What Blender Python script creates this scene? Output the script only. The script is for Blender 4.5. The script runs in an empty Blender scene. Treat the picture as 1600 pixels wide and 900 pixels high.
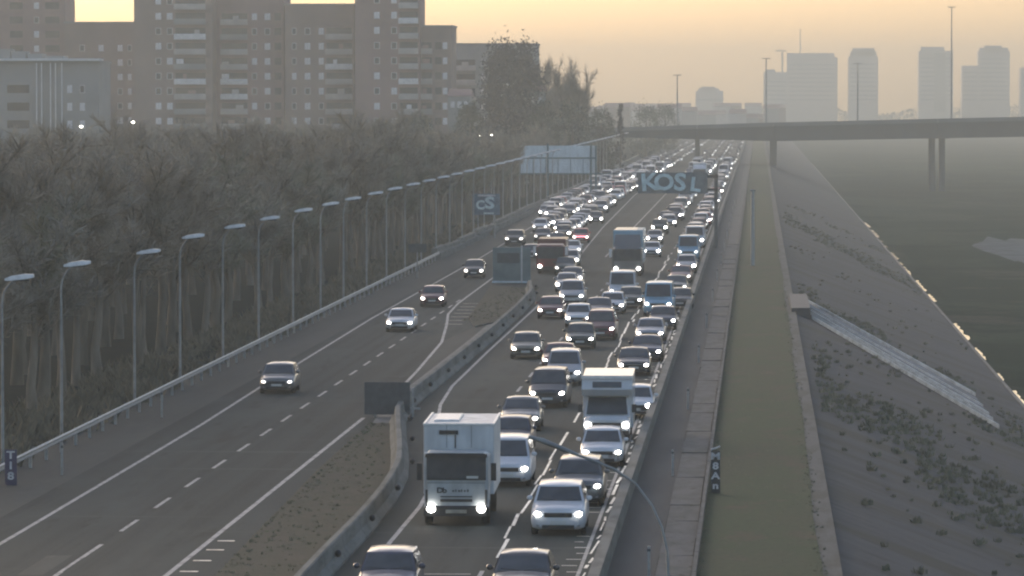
import bpy, math, random
import numpy as np
from mathutils import Vector, Matrix
rnd = random.Random(7)
R = math.radians
sc = bpy.context.scene
COL = sc.collection

# ------------------------------------------------------------------ camera, world, sun, exposure
H = 14.5                                  # camera height above the carriageway
FPX = 7000.0                              # focal length in photograph pixels (1600 wide)
PITCH = math.atan(290 / FPX)
YAW = math.atan(385 / FPX * math.cos(PITCH))
cam_d = bpy.data.cameras.new('camera')
cam_d.sensor_width = 36
cam_d.lens = 36 * FPX / 1600
cam_d.clip_start = 1.0
cam_d.clip_end = 30000
cam = bpy.data.objects.new('camera', cam_d)
COL.objects.link(cam)
cam.location = (0, 0, H)
cam.rotation_euler = (R(90) - PITCH, 0, YAW)
sc.camera = cam

SUN_EL, SUN_AZ = 15.0, -33.0               # degrees; azimuth from the road direction (+Y), negative = left
w = bpy.data.worlds.new('World')
sc.world = w
w.use_nodes = True
wn = w.node_tree
bg = wn.nodes['Background']
sky = wn.nodes.new('ShaderNodeTexSky')
sky.sky_type = 'NISHITA'
sky.sun_disc = False
sky.sun_elevation = R(SUN_EL)
sky.sun_rotation = R(SUN_AZ)
sky.altitude = 0
sky.air_density = 1.0
sky.dust_density = 3.0
sky.ozone_density = 2.0
tint = wn.nodes.new('ShaderNodeMix'); tint.data_type = 'RGBA'; tint.blend_type = 'MULTIPLY'
tint.inputs[0].default_value = 1.0; tint.inputs[7].default_value = (1.05, .968, .955, 1)      # slightly rosy morning air
wn.links.new(sky.outputs[0], tint.inputs[6]); wn.links.new(tint.outputs[2], bg.inputs[0])
bg.inputs[1].default_value = 0.10
sd = bpy.data.lights.new('sun', 'SUN')
sd.energy = 0.15
sd.angle = R(14)
sd.color = (1.0, 0.86, 0.76)
sun = bpy.data.objects.new('sun', sd)
COL.objects.link(sun)
v = Vector((math.sin(R(SUN_AZ)) * math.cos(R(SUN_EL)), math.cos(R(SUN_AZ)) * math.cos(R(SUN_EL)), math.sin(R(SUN_EL))))
sun.rotation_euler = v.to_track_quat('Z', 'Y').to_euler()
sun.location = (0, 0, 200)
vs = sc.view_settings
vs.view_transform = 'Standard'
vs.look = 'None'
vs.exposure = 1.33
vs.gamma = 1.0
sc.cycles.use_denoising = True
sc.cycles.filter_width = 2.2
sc.cycles.sample_clamp_indirect = 2.0
sc.cycles.max_bounces = 6
sc.cycles.volume_bounces = 2
sc.cycles.transparent_max_bounces = 6

# ------------------------------------------------------------------ helpers
def G(px, py, z=0.0):
    """world point at height z that the photograph shows at px, py"""
    d = Vector(((px - 800) / FPX, -(py - 450) / FPX, -1.0))
    d = cam.rotation_euler.to_matrix() @ d
    t = (z - H) / d.z
    return Vector((d.x * t, d.y * t, z))

def S(px, py):
    """point of the river bank slope seen at px, py"""
    d = cam.rotation_euler.to_matrix() @ Vector(((px - 800) / FPX, -(py - 450) / FPX, -1.0))
    # z = -(x-2.5)*k
    k = 6.0 / 15.5
    t = (2.5 * k - H) / (d.z + k * d.x)
    return Vector((d.x * t, d.y * t, H + d.z * t))

class MB:
    def __init__(s):
        s.v = []; s.f = []; s.m = []; s.s = []
    def add(s, vs, fs, mi=0, smooth=False):
        b = len(s.v)
        s.v += [tuple(p) for p in vs]
        for f in fs:
            s.f.append(tuple(b + i for i in f)); s.m.append(mi); s.s.append(smooth)
        return s
    def box(s, x0, x1, y0, y1, z0, z1, mi=0):
        return s.add([(x0,y0,z0),(x1,y0,z0),(x1,y1,z0),(x0,y1,z0),(x0,y0,z1),(x1,y0,z1),(x1,y1,z1),(x0,y1,z1)],
                     [(3,2,1,0),(4,5,6,7),(0,1,5,4),(1,2,6,5),(2,3,7,6),(3,0,4,7)], mi)
    def tube(s, pts, rad, n=8, mi=0, caps=True):
        pts = [Vector(p) for p in pts]
        rs = rad if isinstance(rad, (list, tuple)) else [rad] * len(pts)
        rings = []
        for i, p in enumerate(pts):
            d = (pts[min(i+1, len(pts)-1)] - pts[max(i-1, 0)]).normalized()
            a = d.cross(Vector((0, 1, 0)) if abs(d.y) < .9 else Vector((1, 0, 0))).normalized()
            b = d.cross(a)
            rings.append([p + (a * math.cos(2*math.pi*k/n) + b * math.sin(2*math.pi*k/n)) * rs[i] for k in range(n)])
        vs = [q for r in rings for q in r]
        fs = [(i*n+k, i*n+(k+1) % n, (i+1)*n+(k+1) % n, (i+1)*n+k) for i in range(len(pts)-1) for k in range(n)]
        s.add(vs, fs, mi, True)
        if caps:
            s.add(rings[0], [tuple(range(n))[::-1]], mi); s.add(rings[-1], [tuple(range(n))], mi)
        return s
    def ell(s, c, r, n=10, m=6, mi=0):
        vs = []; fs = []
        for i in range(m+1):
            t = math.pi * i / m
            for k in range(n):
                a = 2*math.pi*k/n
                vs.append((c[0]+r[0]*math.sin(t)*math.cos(a), c[1]+r[1]*math.sin(t)*math.sin(a), c[2]+r[2]*math.cos(t)))
        for i in range(m):
            for k in range(n):
                fs.append((i*n+k, (i+1)*n+k, (i+1)*n+(k+1) % n, i*n+(k+1) % n))
        return s.add(vs, fs, mi, True)
    def mesh(s, name, mats):
        me = bpy.data.meshes.new(name)
        me.from_pydata(s.v, [], s.f)
        for m in (mats if isinstance(mats, (list, tuple)) else [mats]):
            me.materials.append(m)
        me.polygons.foreach_set('material_index', s.m)
        me.polygons.foreach_set('use_smooth', s.s)
        me.update()
        return me

def link(name, me, parent=None, loc=None):
    o = bpy.data.objects.new(name, me)
    COL.objects.link(o)
    if parent: o.parent = parent
    if loc is not None: o.location = loc
    return o
def obj(name, mb, mats, parent=None, loc=None):
    return link(name, mb.mesh(name, mats), parent, loc)
def empty(name, loc=(0,0,0), rz=0):
    o = bpy.data.objects.new(name, None); COL.objects.link(o)
    o.location = loc; o.rotation_euler = (0, 0, rz); o.empty_display_size = .3
    return o
def tag(o, label, cat, group=None, kind=None):
    if label: o['label'] = label
    if cat: o['category'] = cat
    if group: o['group'] = group
    if kind: o['kind'] = kind
    return o
def struct(o):
    o['kind'] = 'structure'; return o
KIDS = {}
def copy_tree(o, parent=None):
    c = o.copy(); COL.objects.link(c)
    if parent: c.parent = parent
    for ch in [x for x in o.children]:
        copy_tree(ch, c)
    return c

# ------------------------------------------------------------------ materials
def mat(name, col, rough=.8, metal=0, spec=.5, var=.25, scale=3.0, bump=0.0, bscale=30.0, stretch=(1,1,1), col2=None, coat=0, cut=(.35,.65), coord='Object'):
    m = bpy.data.materials.new(name); m.use_nodes = True
    n = m.node_tree; b = n.nodes['Principled BSDF']
    b.inputs['Roughness'].default_value = rough
    b.inputs['Metallic'].default_value = metal
    b.inputs['Specular IOR Level'].default_value = spec
    b.inputs['Coat Weight'].default_value = coat
    b.inputs['Coat Roughness'].default_value = .08
    tc = n.nodes.new('ShaderNodeTexCoord')
    mp = n.nodes.new('ShaderNodeMapping'); mp.inputs['Scale'].default_value = stretch
    if coord == 'World':
        g = n.nodes.new('ShaderNodeNewGeometry'); n.links.new(g.outputs['Position'], mp.inputs[0])
    else:
        n.links.new(tc.outputs[coord], mp.inputs[0])
    nz = n.nodes.new('ShaderNodeTexNoise'); nz.inputs['Scale'].default_value = scale; nz.inputs['Detail'].default_value = 6
    n.links.new(mp.outputs[0], nz.inputs['Vector'])
    cr = n.nodes.new('ShaderNodeValToRGB')
    c2 = col2 if col2 else tuple(max(0, c * (1 - var)) for c in col)
    c1 = col if col2 else tuple(min(1, c * (1 + var)) for c in col)
    cr.color_ramp.elements[0].position = cut[0]; cr.color_ramp.elements[1].position = cut[1]
    cr.color_ramp.elements[0].color = (*c2, 1); cr.color_ramp.elements[1].color = (*c1, 1)
    n.links.new(nz.outputs[0], cr.inputs[0]); n.links.new(cr.outputs[0], b.inputs['Base Color'])
    if bump:
        nb = n.nodes.new('ShaderNodeTexNoise'); nb.inputs['Scale'].default_value = bscale; nb.inputs['Detail'].default_value = 4
        n.links.new(mp.outputs[0], nb.inputs['Vector'])
        bp = n.nodes.new('ShaderNodeBump'); bp.inputs['Strength'].default_value = bump; bp.inputs['Distance'].default_value = .05
        n.links.new(nb.outputs[0], bp.inputs['Height']); n.links.new(bp.outputs[0], b.inputs['Normal'])
    return m
def layered(name, layers, rough=.9, spec=.12, bump=.3, bscale=4.0):
    """layers: list of (colour, noise scale, stretch, lo, hi) mixed over each other in world space"""
    m = bpy.data.materials.new(name); m.use_nodes = True
    n = m.node_tree; b = n.nodes['Principled BSDF']
    b.inputs['Specular IOR Level'].default_value = spec
    g = n.nodes.new('ShaderNodeNewGeometry')
    prev = None
    for i, (col, scale, st, lo, hi) in enumerate(layers):
        rgb = n.nodes.new('ShaderNodeRGB'); rgb.outputs[0].default_value = (*col, 1)
        if prev is None:
            prev = rgb.outputs[0]; continue
        mp = n.nodes.new('ShaderNodeMapping'); mp.inputs['Scale'].default_value = st; mp.inputs['Location'].default_value = (i*13.7, i*5.1, 0)
        n.links.new(g.outputs['Position'], mp.inputs[0])
        nz = n.nodes.new('ShaderNodeTexNoise'); nz.inputs['Scale'].default_value = scale; nz.inputs['Detail'].default_value = 7; nz.inputs['Roughness'].default_value = .62
        n.links.new(mp.outputs[0], nz.inputs['Vector'])
        mr = n.nodes.new('ShaderNodeMapRange'); mr.inputs[1].default_value = lo; mr.inputs[2].default_value = hi
        n.links.new(nz.outputs[0], mr.inputs[0])
        mx = n.nodes.new('ShaderNodeMix'); mx.data_type = 'RGBA'
        n.links.new(mr.outputs[0], mx.inputs[0]); n.links.new(prev, mx.inputs[6]); n.links.new(rgb.outputs[0], mx.inputs[7])
        prev = mx.outputs[2]
    n.links.new(prev, b.inputs['Base Color'])
    b.inputs['Roughness'].default_value = rough
    if bump:
        nb = n.nodes.new('ShaderNodeTexNoise'); nb.inputs['Scale'].default_value = bscale; nb.inputs['Detail'].default_value = 6
        n.links.new(g.outputs['Position'], nb.inputs['Vector'])
        bp = n.nodes.new('ShaderNodeBump'); bp.inputs['Strength'].default_value = bump; bp.inputs['Distance'].default_value = .08
        n.links.new(nb.outputs[0], bp.inputs['Height']); n.links.new(bp.outputs[0], b.inputs['Normal'])
    return m
def emit(name, col, st, sampled=True):
    m = bpy.data.materials.new(name); m.use_nodes = True
    b = m.node_tree.nodes['Principled BSDF']
    b.inputs['Base Color'].default_value = (.7, .7, .7, 1)
    b.inputs['Emission Color'].default_value = (*col, 1); b.inputs['Emission Strength'].default_value = st
    if not sampled: m.cycles.emission_sampling = 'NONE'
    return m

M = {}
M['asphalt'] = layered('asphalt', [
    ((0.0437,0.0570,0.0566), 0, 0, 0, 0),
    ((0.0307,0.0410,0.0412), 1.0, (1.15,.003,1), .44, .60),      # wheel tracks along the lanes
    ((0.0577,0.0740,0.0721), 1.0, (.20,.035,1), .52, .66),       # paler worn stretches
    ((0.0279,0.0360,0.0350), 1.0, (.9,.12,1), .58, .66),         # oil and tar
    ((0.0614,0.0760,0.0721), .6, (.05,1.3,1), .62, .66),         # cross joints
    ((0.0558,0.0680,0.0659), 7.0, (1,1,1), .50, .70)], rough=.85, spec=.08, bump=.2, bscale=12)
M['asphalt_old'] = layered('asphalt_old', [
    ((0.0665,0.0760,0.0721), 0, 0, 0, 0), ((0.0522,0.0600,0.0577), 1.0, (.6,.05,1), .42, .66),
    ((0.0836,0.0920,0.0865), 2.0, (1,.3,1), .56, .75)], rough=.85, bump=.2, bscale=9)
M['paint'] = layered('worn_paint', [((.42,.42,.40), 0, 0, 0, 0), ((.20,.205,.20), 2.5, (1,.4,1), .46, .66), ((.10,.10,.10), 6, (1,.6,1), .62, .72)], rough=.6, bump=0)
M['paint_glint'] = layered('glint_paint', [((.80,.79,.70), 0, 0, 0, 0), ((.40,.39,.33), 1.6, (1,.5,1), .48, .62)], rough=.35, spec=.6, bump=0)  # line paint brightened so its colour carries wet glints
M['concrete'] = layered('concrete', [((.235,.235,.22), 0, 0, 0, 0), ((.17,.175,.16), 1.3, (1,.4,1), .4, .62), ((.29,.285,.26), 5, (1,1,1), .55, .8)], rough=.9)
M['barrier'] = layered('barrier_concrete', [((0.1882,0.1963,0.1809), 0, 0, 0, 0), ((0.1252,0.1306,0.1195), 1.1, (1,.3,1.5), .44, .62), ((0.2299,0.2288,0.1887), 3, (1,.2,3), .56, .75)], rough=.85)
M['dark_concrete'] = layered('dark_concrete', [((0.0782,0.0867,0.0884), 0, 0, 0, 0), ((0.0629,0.0697,0.0714), 1.0, (1,.12,1), .4, .65)], rough=.85)
M['gutter'] = layered('gutter_concrete', [((0.1241,0.1302,0.1302), 0, 0, 0, 0), ((0.0880,0.0968,0.0915), 1.2, (1,.35,1), .42, .6), ((0.1302,0.1302,0.1241), 4, (1,.6,1), .55, .75), ((0.0458,0.0493,0.0326), 2.2, (1.3,.5,1), .60, .70)], rough=.9)
M['coping'] = layered('bank_coping', [((0.1125,0.1188,0.1152), 0, 0, 0, 0), ((0.0765,0.0828,0.0720), 1.0, (1.2,.25,1), .44, .60)], bump=.3)
M['grass'] = layered('short_grass', [((.050,.064,.036), 0, 0, 0, 0), ((.040,.066,.032), .55, (.5,.16,1), .42, .58), ((.072,.064,.044), .8, (.6,.22,1), .54, .68), ((.034,.046,.028), 5, (1,.5,1), .52, .70)], bump=.6, bscale=4)
M['weeds'] = layered('weedy_grass', [((0.0634,0.0660,0.0466), 0, 0, 0, 0), ((0.0818,0.0748,0.0581), .7, (.9,.5,1), .46, .62), ((0.0510,0.0660,0.0466), 2.6, (1,.5,1), .52, .7)], bump=.8, bscale=5)
M['soil'] = layered('wood_floor', [((.034,.039,.034), 0, 0, 0, 0), ((.044,.047,.038), .4, (1,.5,1), .45, .65), ((.028,.032,.026), 1.5, (1,1,1), .5, .62)], bump=.5, spec=0, rough=1)
M['bed'] = layered('riverbed_grass', [((0.0324,0.0468,0.0324), 0, 0, 0, 0), ((0.0540,0.0702,0.0468), .035, (.7,.35,1), .46, .56), ((0.0270,0.0387,0.0279), .07, (.6,.5,1), .50, .60), ((0.0702,0.0738,0.0558), .12, (.5,.4,1), .58, .66), ((0.0306,0.0432,0.0288), .9, (1,.5,1), .52, .68)], bump=.3, bscale=1.5, spec=0, rough=1)
M['bank'] = layered('bank_stone', [((0.0766,0.0834,0.0878), 0, 0, 0, 0), ((0.0589,0.0656,0.0685), .5, (.25,1,.25), .42, .62),
    ((0.0534,0.0591,0.0473), .35, (.12,.55,.12), .50, .60), ((0.0790,0.0842,0.0896), 1.6, (.3,1,.3), .56, .72), ((0.0434,0.0494,0.0406), 1.1, (.45,1.3,.45), .57, .66)], bump=.4, bscale=3)
M['puddle_sheen'] = layered('puddle_sheen', [((.15,.17,.17), 0, 0, 0, 0), ((.09,.10,.095), .3, (.6,1,1), .45, .62)], bump=.3, spec=0)
M['far_ground'] = layered('far_ground', [((.075,.080,.060), 0, 0, 0, 0), ((.11,.105,.085), .006, (1,.4,1), .42, .65), ((.05,.06,.045), .03, (1,.5,1), .5, .7)], bump=0, spec=0, rough=1)
M['galv'] = mat('galvanised_steel', (.38,.385,.375), .5, .6, .5, .15, 6)
M['pole'] = mat('lamp_pole_steel', (.34,.345,.33), .6, .35, .5, .2, 2)
M['lamp_head'] = mat('lamp_head_paint', (.80,.79,.76), .35, 0, .6, .1, 5)
M['white_post'] = mat('white_plastic', (.62,.62,.60), .5, 0, .5, .1, 6)
M['sign_back'] = mat('sign_back_grey', (.10,.11,.112), .7, .2, .4, .15, 3)
M['sign_pale'] = mat('pale_sign_back', (.66,.74,.76), .6, .1, .5, .12, 1.2, stretch=(1.5,1,.4))
M['gantry_board'] = mat('weathered_gantry_board', (.20,.22,.22), .7, .1, .4, .2, 1.5)
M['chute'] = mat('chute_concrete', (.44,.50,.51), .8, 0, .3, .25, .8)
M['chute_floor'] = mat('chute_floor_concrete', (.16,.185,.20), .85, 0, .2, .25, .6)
M['sign_teal'] = mat('teal_steel', (.07,.15,.17), .6, .1, .5, .15, 2)
M['teal_board'] = mat('teal_grey_board', (.16,.215,.215), .6, 0, .4, .22, .9)
M['blue_board'] = mat('dull_blue_board', (.14,.20,.25), .6, 0, .4, .3, 2)
M['graf_pale'] = mat('pale_spray_paint', (.62,.74,.73), .6, 0, .4, .18, 1.2)
M['graf_dark'] = mat('dark_spray_paint', (.045,.05,.055), .7, 0, .4, .2, 2)
M['graf_white'] = mat('white_spray_paint', (.62,.62,.62), .6, 0, .4, .12, 2)
M['graf_purple'] = mat('purple_board', (.075,.065,.12), .6, 0, .4, .2, 2)
M['bark'] = mat('grey_bark', (.22,.19,.15), .9, 0, .2, .3, 1.2, .5, 6, (1,1,.3))
M['bark2'] = mat('brown_bark', (.17,.145,.11), .9, 0, .2, .3, 1.2, .5, 6, (1,1,.3))
M['twig'] = mat('brown_twigs', (.32,.28,.22), .9, 0, .15, .3, .4)
M['twig2'] = mat('grey_twigs', (.32,.295,.245), .9, 0, .15, .3, .4)
M['twig3'] = mat('olive_twigs', (.27,.265,.195), .9, 0, .15, .3, .4)
M['dry_scrub'] = mat('dry_scrub', (.17,.15,.105), .9, 0, .15, .3, .4)
M['bank_scrub'] = mat('bank_scrub_leaves', (.15,.155,.105), .9, 0, .15, .3, .4)
M['strip_leaves'] = mat('strip_grass_leaves', (.15,.165,.11), .9, 0, .1, .3, .4)
M['leaf_dark'] = mat('dark_evergreen_leaves', (.10,.095,.088), .8, 0, .2, .35, .25)
M['leaf_green'] = mat('green_leaves', (.10,.112,.078), .8, 0, .2, .35, .3)
M['brick'] = mat('brown_brick', (.29,.21,.175), .9, 0, .2, .14, .15, 0, 5)
M['brick2'] = mat('red_brown_brick', (.31,.20,.175), .9, 0, .2, .14, .15)
M['render_grey'] = mat('grey_render', (.32,.315,.295), .9, 0, .2, .14, .15)
M['balcony'] = mat('pale_balcony', (.52,.47,.42), .85, 0, .2, .15, .4)
M['shutter'] = mat('white_shutter', (.82,.78,.74), .6, 0, .4, .12, 2)
M['dark_glass'] = mat('dark_window_glass', (.035,.04,.045), .15, 0, .6, .2, 2)
M['tower'] = mat('tower_facade', (.50,.46,.43), .7, 0, .4, .1, .03)
M['tower_pale'] = mat('tower_pale_facade', (.34,.33,.31), .6, 0, .4, .1, .03)
M['tower_glass'] = mat('tower_glass', (.38,.37,.36), .2, 0, .6, .15, .1)
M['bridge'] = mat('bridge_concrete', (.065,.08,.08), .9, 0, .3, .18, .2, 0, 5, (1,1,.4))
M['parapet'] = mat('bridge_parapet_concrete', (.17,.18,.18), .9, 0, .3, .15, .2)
M['tyre'] = mat('tyre_rubber', (.018,.018,.019), .85, 0, .3, .2, 5)
M['rim'] = mat('wheel_rim', (.35,.35,.36), .35, .7, .5, .1, 5)
M['plastic'] = mat('black_plastic', (.022,.023,.025), .5, 0, .5, .2, 5)
M['glass'] = mat('car_glass', (.062,.072,.080), .18, 0, .55, .2, 2)
M['plate'] = mat('number_plate', (.62,.62,.58), .5, 0, .4, .05, 5)
M['chrome'] = mat('chrome_trim', (.55,.55,.56), .25, .9, .5, .05, 5)
M['interior'] = mat('cab_interior', (.03,.03,.035), .8, 0, .3, .2, 4)
M['head'] = emit('headlamp_glass', (1.0,.95,.88), 12.0)
M['head_far'] = emit('headlamp_glass_far', (1.0,.95,.88), 16.0, False)
M['head_far2'] = emit('headlamp_glass_farther', (1.0,.95,.88), 2.6, False)
M['head_far3'] = emit('headlamp_glass_farthest', (1.0,.95,.88), .8, False)
M['head_dim'] = emit('headlamp_glass_dim', (1.0,.96,.9), 1.3, False)
M['pink_glow'] = emit('pink_glow', (1.0,.25,.30), 1.6, False)
M['window_lamp'] = emit('small_lamp', (1.0,.93,.8), 6.0, False)
def carpaint(name, col, metal=.25):
    m = mat(name, col, .38, metal, .5, .05, 1.5, coat=.6)
    return m
PAINT = {
 'white': carpaint('white_car_paint', (.66,.67,.68), 0), 'silver': carpaint('silver_car_paint', (.40,.41,.42), .5),
 'grey': carpaint('grey_car_paint', (.15,.16,.165), .4), 'dark': carpaint('dark_car_paint', (.042,.045,.050), .1),
 'blue': carpaint('dark_blue_car_paint', (.035,.045,.075), .2), 'red': carpaint('red_car_paint', (.42,.03,.05), 0),
 'maroon': carpaint('maroon_car_paint', (.13,.028,.032), .1), 'green': carpaint('dark_green_car_paint', (.035,.055,.048), .2),
 'beige': carpaint('beige_car_paint', (.24,.22,.18), .3), 'pale_blue': carpaint('pale_blue_car_paint', (.26,.45,.56), .1),
}

# ------------------------------------------------------------------ ground, river channel, haze
def strip(name, pts0, pts1, z, m, parent=None, nseg=None):
    """sheet between two polylines of (x, y)"""
    b = MB(); n = len(pts0)
    vs = [(p[0], p[1], z) for p in pts0] + [(p[0], p[1], z) for p in pts1]
    b.add(vs, [(i, n+i, n+i+1, i+1) for i in range(n-1)])
    # winding up
    me = b.mesh(name, m)
    if me.polygons[0].normal.z < 0: me.flip_normals()
    return link(name, me, parent)

YS = [-200, 0, 60, 100, 140, 180, 230, 300, 400, 550, 750, 1000, 1400, 2000, 2600, 3200, 3500, 3800]
prof = [(-4000,-.05,0),(-400,-.05,0),(-60,-.05,0),(-31,-.05,0),(-3,-.05,0),(2.35,-.05,0),(18.0,-6.0,1),(20,-6.15,2),(60,-6.1,2),(190,-6,2),(206,0,0),(900,0,3),(4000,0,3)]
b = MB(); nP = len(prof)
b.v = [(x, y, z) for y in YS for (x, z, _) in prof]
for j in range(len(YS)-1):
    for i in range(nP-1):
        mi = prof[i+1][2]
        if prof[i+1][0] <= -60: mi = 3 if YS[j] >= 1000 or prof[i+1][0] <= -400 else 0
        b.f.append((j*nP+i, j*nP+i+1, (j+1)*nP+i+1, (j+1)*nP+i)); b.m.append(mi); b.s.append(False)
ground = struct(obj('ground', b, [M['soil'], M['bank'], M['bed'], M['far_ground']]))

road = struct(strip('road', [(-31.2, y) for y in YS[:15]], [(-4.9, y) for y in YS[:15]], 0.0, M['asphalt']))

# haze: one closed box round everything
hb = MB(); hb.box(-4200, 4200, -400, 3900, -8, 62)
hm = bpy.data.materials.new('haze'); hm.use_nodes = True
hn = hm.node_tree; hn.nodes.remove(hn.nodes['Principled BSDF'])
pv = hn.nodes.new('ShaderNodeVolumePrincipled')
pv.inputs['Color'].default_value = (.74,.80,.77,1)
pv.inputs['Density'].default_value = 4.2e-4
pv.inputs['Anisotropy'].default_value = .20
hn.links.new(pv.outputs[0], hn.nodes['Material Output'].inputs['Volume'])
hz = obj('haze', hb, hm); hz['kind'] = 'stuff'
tag(hz, 'pale morning haze hanging over the motorway and the city', 'haze', None, 'stuff')

# ------------------------------------------------------------------ islands, verges, markings
def sheet_poly(name, pts, z, m, parent=None):
    b = MB(); b.add([(p[0], p[1], z) for p in pts], [tuple(range(len(pts)))])
    me = b.mesh(name, m)
    if me.polygons[0].normal.z < 0: me.flip_normals()
    return link(name, me, parent)
def kerbed(name, pts, h, m_top, m_side):
    b = MB(); n = len(pts)
    b.add([(p[0], p[1], -.03) for p in pts] + [(p[0], p[1], h) for p in pts],
          [(i, (i+1) % n, n+(i+1) % n, n+i) for i in range(n)], 1)
    b.add([(p[0], p[1], h) for p in pts], [tuple(range(n))], 0)
    me = b.mesh(name, [m_top, m_side])
    return link(name, me)
BAR = [(-12.9,-40),(-12.9,100),(-13.0,137),(-12.95,151),(-13.1,163),(-13.5,173),(-14.3,183),(-15.1,192),(-15.9,202),(-16.3,212),(-16.15,235),(-16.0,273),(-16.05,305),(-16.3,330),(-17.3,346)]
def bar_x(y):
    for (x0, y0), (x1, y1) in zip(BAR, BAR[1:]):
        if y0 <= y <= y1: return x0 + (x1-x0)*(y-y0)/(y1-y0)
    return BAR[-1][0]
ys1 = [-40, 60, 100, 125, 137, 151, 163, 173, 183, 192, 200]
lx = {-40:-16.2, 60:-16.2, 100:-16.3, 125:-16.4, 137:-16.5, 151:-16.8, 163:-17.0, 173:-17.2, 183:-17.3, 192:-17.35, 200:-17.35}
isl = [(bar_x(y)-.55, y) for y in ys1] + [(lx[y], y) for y in reversed(ys1)]
o = struct(kerbed('grass_island', isl, .12, M['weeds'], M['concrete']))
isl2 = [(-16.75, 296), (-16.75, 330), (-17.7, 346), (-21.0, 352), (-20.3, 330), (-19.4, 300), (-18.2, 288)]
o = struct(kerbed('grass_island', isl2, .12, M['weeds'], M['concrete']))
# worn paving of the gore between the two islands
struct(sheet_poly('gore_paving', [(-16.9,203),(-16.85,290),(-18.4,286),(-19.2,270),(-18.2,240),(-17.7,225),(-17.4,203)], .005, M['asphalt_old']))
# left verge outside the carriageway
struct(strip('shoulder', [(-31.1, y) for y in YS[1:12]], [(-26.4, y) for y in YS[1:12]], .003, M['asphalt_old']))

def line(pts, wdt=.15, z=.008, m='paint', name='painted_line'):
    b = MB(); vs = []; fs = []
    dense = []
    for (x0,y0),(x1,y1) in zip(pts, pts[1:]):
        k = max(1, int((y1-y0)/12))
        for i in range(k): dense.append((x0+(x1-x0)*i/k, y0+(y1-y0)*i/k))
    dense.append(pts[-1])
    for x, y in dense: vs += [(x-wdt/2, y, z), (x+wdt/2, y, z)]
    fs = [(2*i, 2*i+1, 2*i+3, 2*i+2) for i in range(len(dense)-1)]
    b.add(vs, fs)
    return struct(obj(name, b, M[m], road))
line([(-24.8,-40),(-24.85,150),(-25.0,200),(-25.4,235),(-25.9,300),(-25.9,420),(-27.3,700),(-28.5,1100)], .17)
line([(-18.1,-40),(-18.1,205)], .18)
line([(-18.05,215),(-18.1,226),(-18.35,240),(-19.1,270),(-20.2,290),(-21.2,306),(-21.6,322),(-21.75,345),(-21.9,372)], .17)
line([(-12.1,-40),(-12.1,160),(-12.5,176),(-13.4,190),(-14.6,204),(-15.2,214),(-15.6,228),(-15.7,260),(-15.68,330)], .16)
line([(-5.5,-40),(-5.5,1500)], .12)
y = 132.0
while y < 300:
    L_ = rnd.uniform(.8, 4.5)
    line([(-5.3+rnd.uniform(-.06,.06), y), (-5.3+rnd.uniform(-.1,.1), y+L_)], rnd.uniform(.05,.13), .012, 'paint_glint', 'painted_glare'); y += L_ + rnd.uniform(.3, 2.5)  # wet glare by the edge line, painted as broken bright pieces
line([(-14.3,420),(-14.6,700),(-15.2,1300)], .15)
line([(-16.6,400),(-18.0,520),(-19.3,700),(-19.8,1300)], .15)
line([(-8.45,100),(-8.5,138)], .14)
# line between the queue lanes, wet glints put into its bright colour: uneven pieces
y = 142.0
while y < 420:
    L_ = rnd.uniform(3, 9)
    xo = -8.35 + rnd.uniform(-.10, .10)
    if not (190 < y < 197): line([(xo, y), (xo + rnd.uniform(-.08,.08), y + L_)], rnd.uniform(.07,.13), .009, 'paint_glint', 'lane_dash')
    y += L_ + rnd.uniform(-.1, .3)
db = MB(); db.add([(-.075,-2.1,0),(.075,-2.1,0),(.075,2.1,0),(-.075,2.1,0)], [(0,1,2,3)])
dash = db.mesh('lane_dash', M['paint'])
for X, y0, y1, per in ((-21.55, 100, 330, 8.7), (-12.05, 214, 420, 12.0), (-11.9, 430, 900, 17), (-8.3, 430, 900, 17), (-22.4, 430, 900, 17), (-25.2, 430, 700, 17)):
    y = y0
    while y < y1:
        o = link('lane_dash', dash, road, (X if X != -21.55 else -21.5 - (y-150)*.002, y, .009)); y += per
line([(-21.5,136),(-21.5,142)], .13)
# rumble ticks with wet glare in their colour on the right shoulder and on the left island's shoulder, gore hatching
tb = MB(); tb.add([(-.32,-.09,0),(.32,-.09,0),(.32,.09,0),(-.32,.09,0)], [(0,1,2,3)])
tick = tb.mesh('rumble_tick', M['paint_glint'])
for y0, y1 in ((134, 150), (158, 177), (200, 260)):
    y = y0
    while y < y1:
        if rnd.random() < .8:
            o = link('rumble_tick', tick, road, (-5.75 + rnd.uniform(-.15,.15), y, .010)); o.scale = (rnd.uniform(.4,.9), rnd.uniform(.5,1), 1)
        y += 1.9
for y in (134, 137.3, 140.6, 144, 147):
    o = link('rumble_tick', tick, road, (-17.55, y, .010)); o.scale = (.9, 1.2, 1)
for k in range(7):
    o = link('hatch_bar', tick, road, (-19.9-.12*k, 292+5*k, .010)); o.scale = (1.9, 1.1, 1)
# crossing smear lines and drain slots in the near lanes
for (x0, x1, y_) in ((-8.1,-6.6,141.5), (-11.0,-8.8,136.8)):
    b = MB(); b.add([(x0,y_,.010),(x1,y_+.1,.010),(x1,y_+.28,.010),(x0,y_+.22,.010)], [(0,1,2,3)])
    struct(obj('tar_joint', b, M['paint'], road))
# tar patch rectangles in the left carriageway
for (x0, x1, y0, y1) in ((-22.7,-21.9,136,142),):
    struct(sheet_poly('tar_patch', [(x0,y0),(x1,y0),(x1,y1),(x0,y1)], .006, M['asphalt_old'], road))

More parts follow.
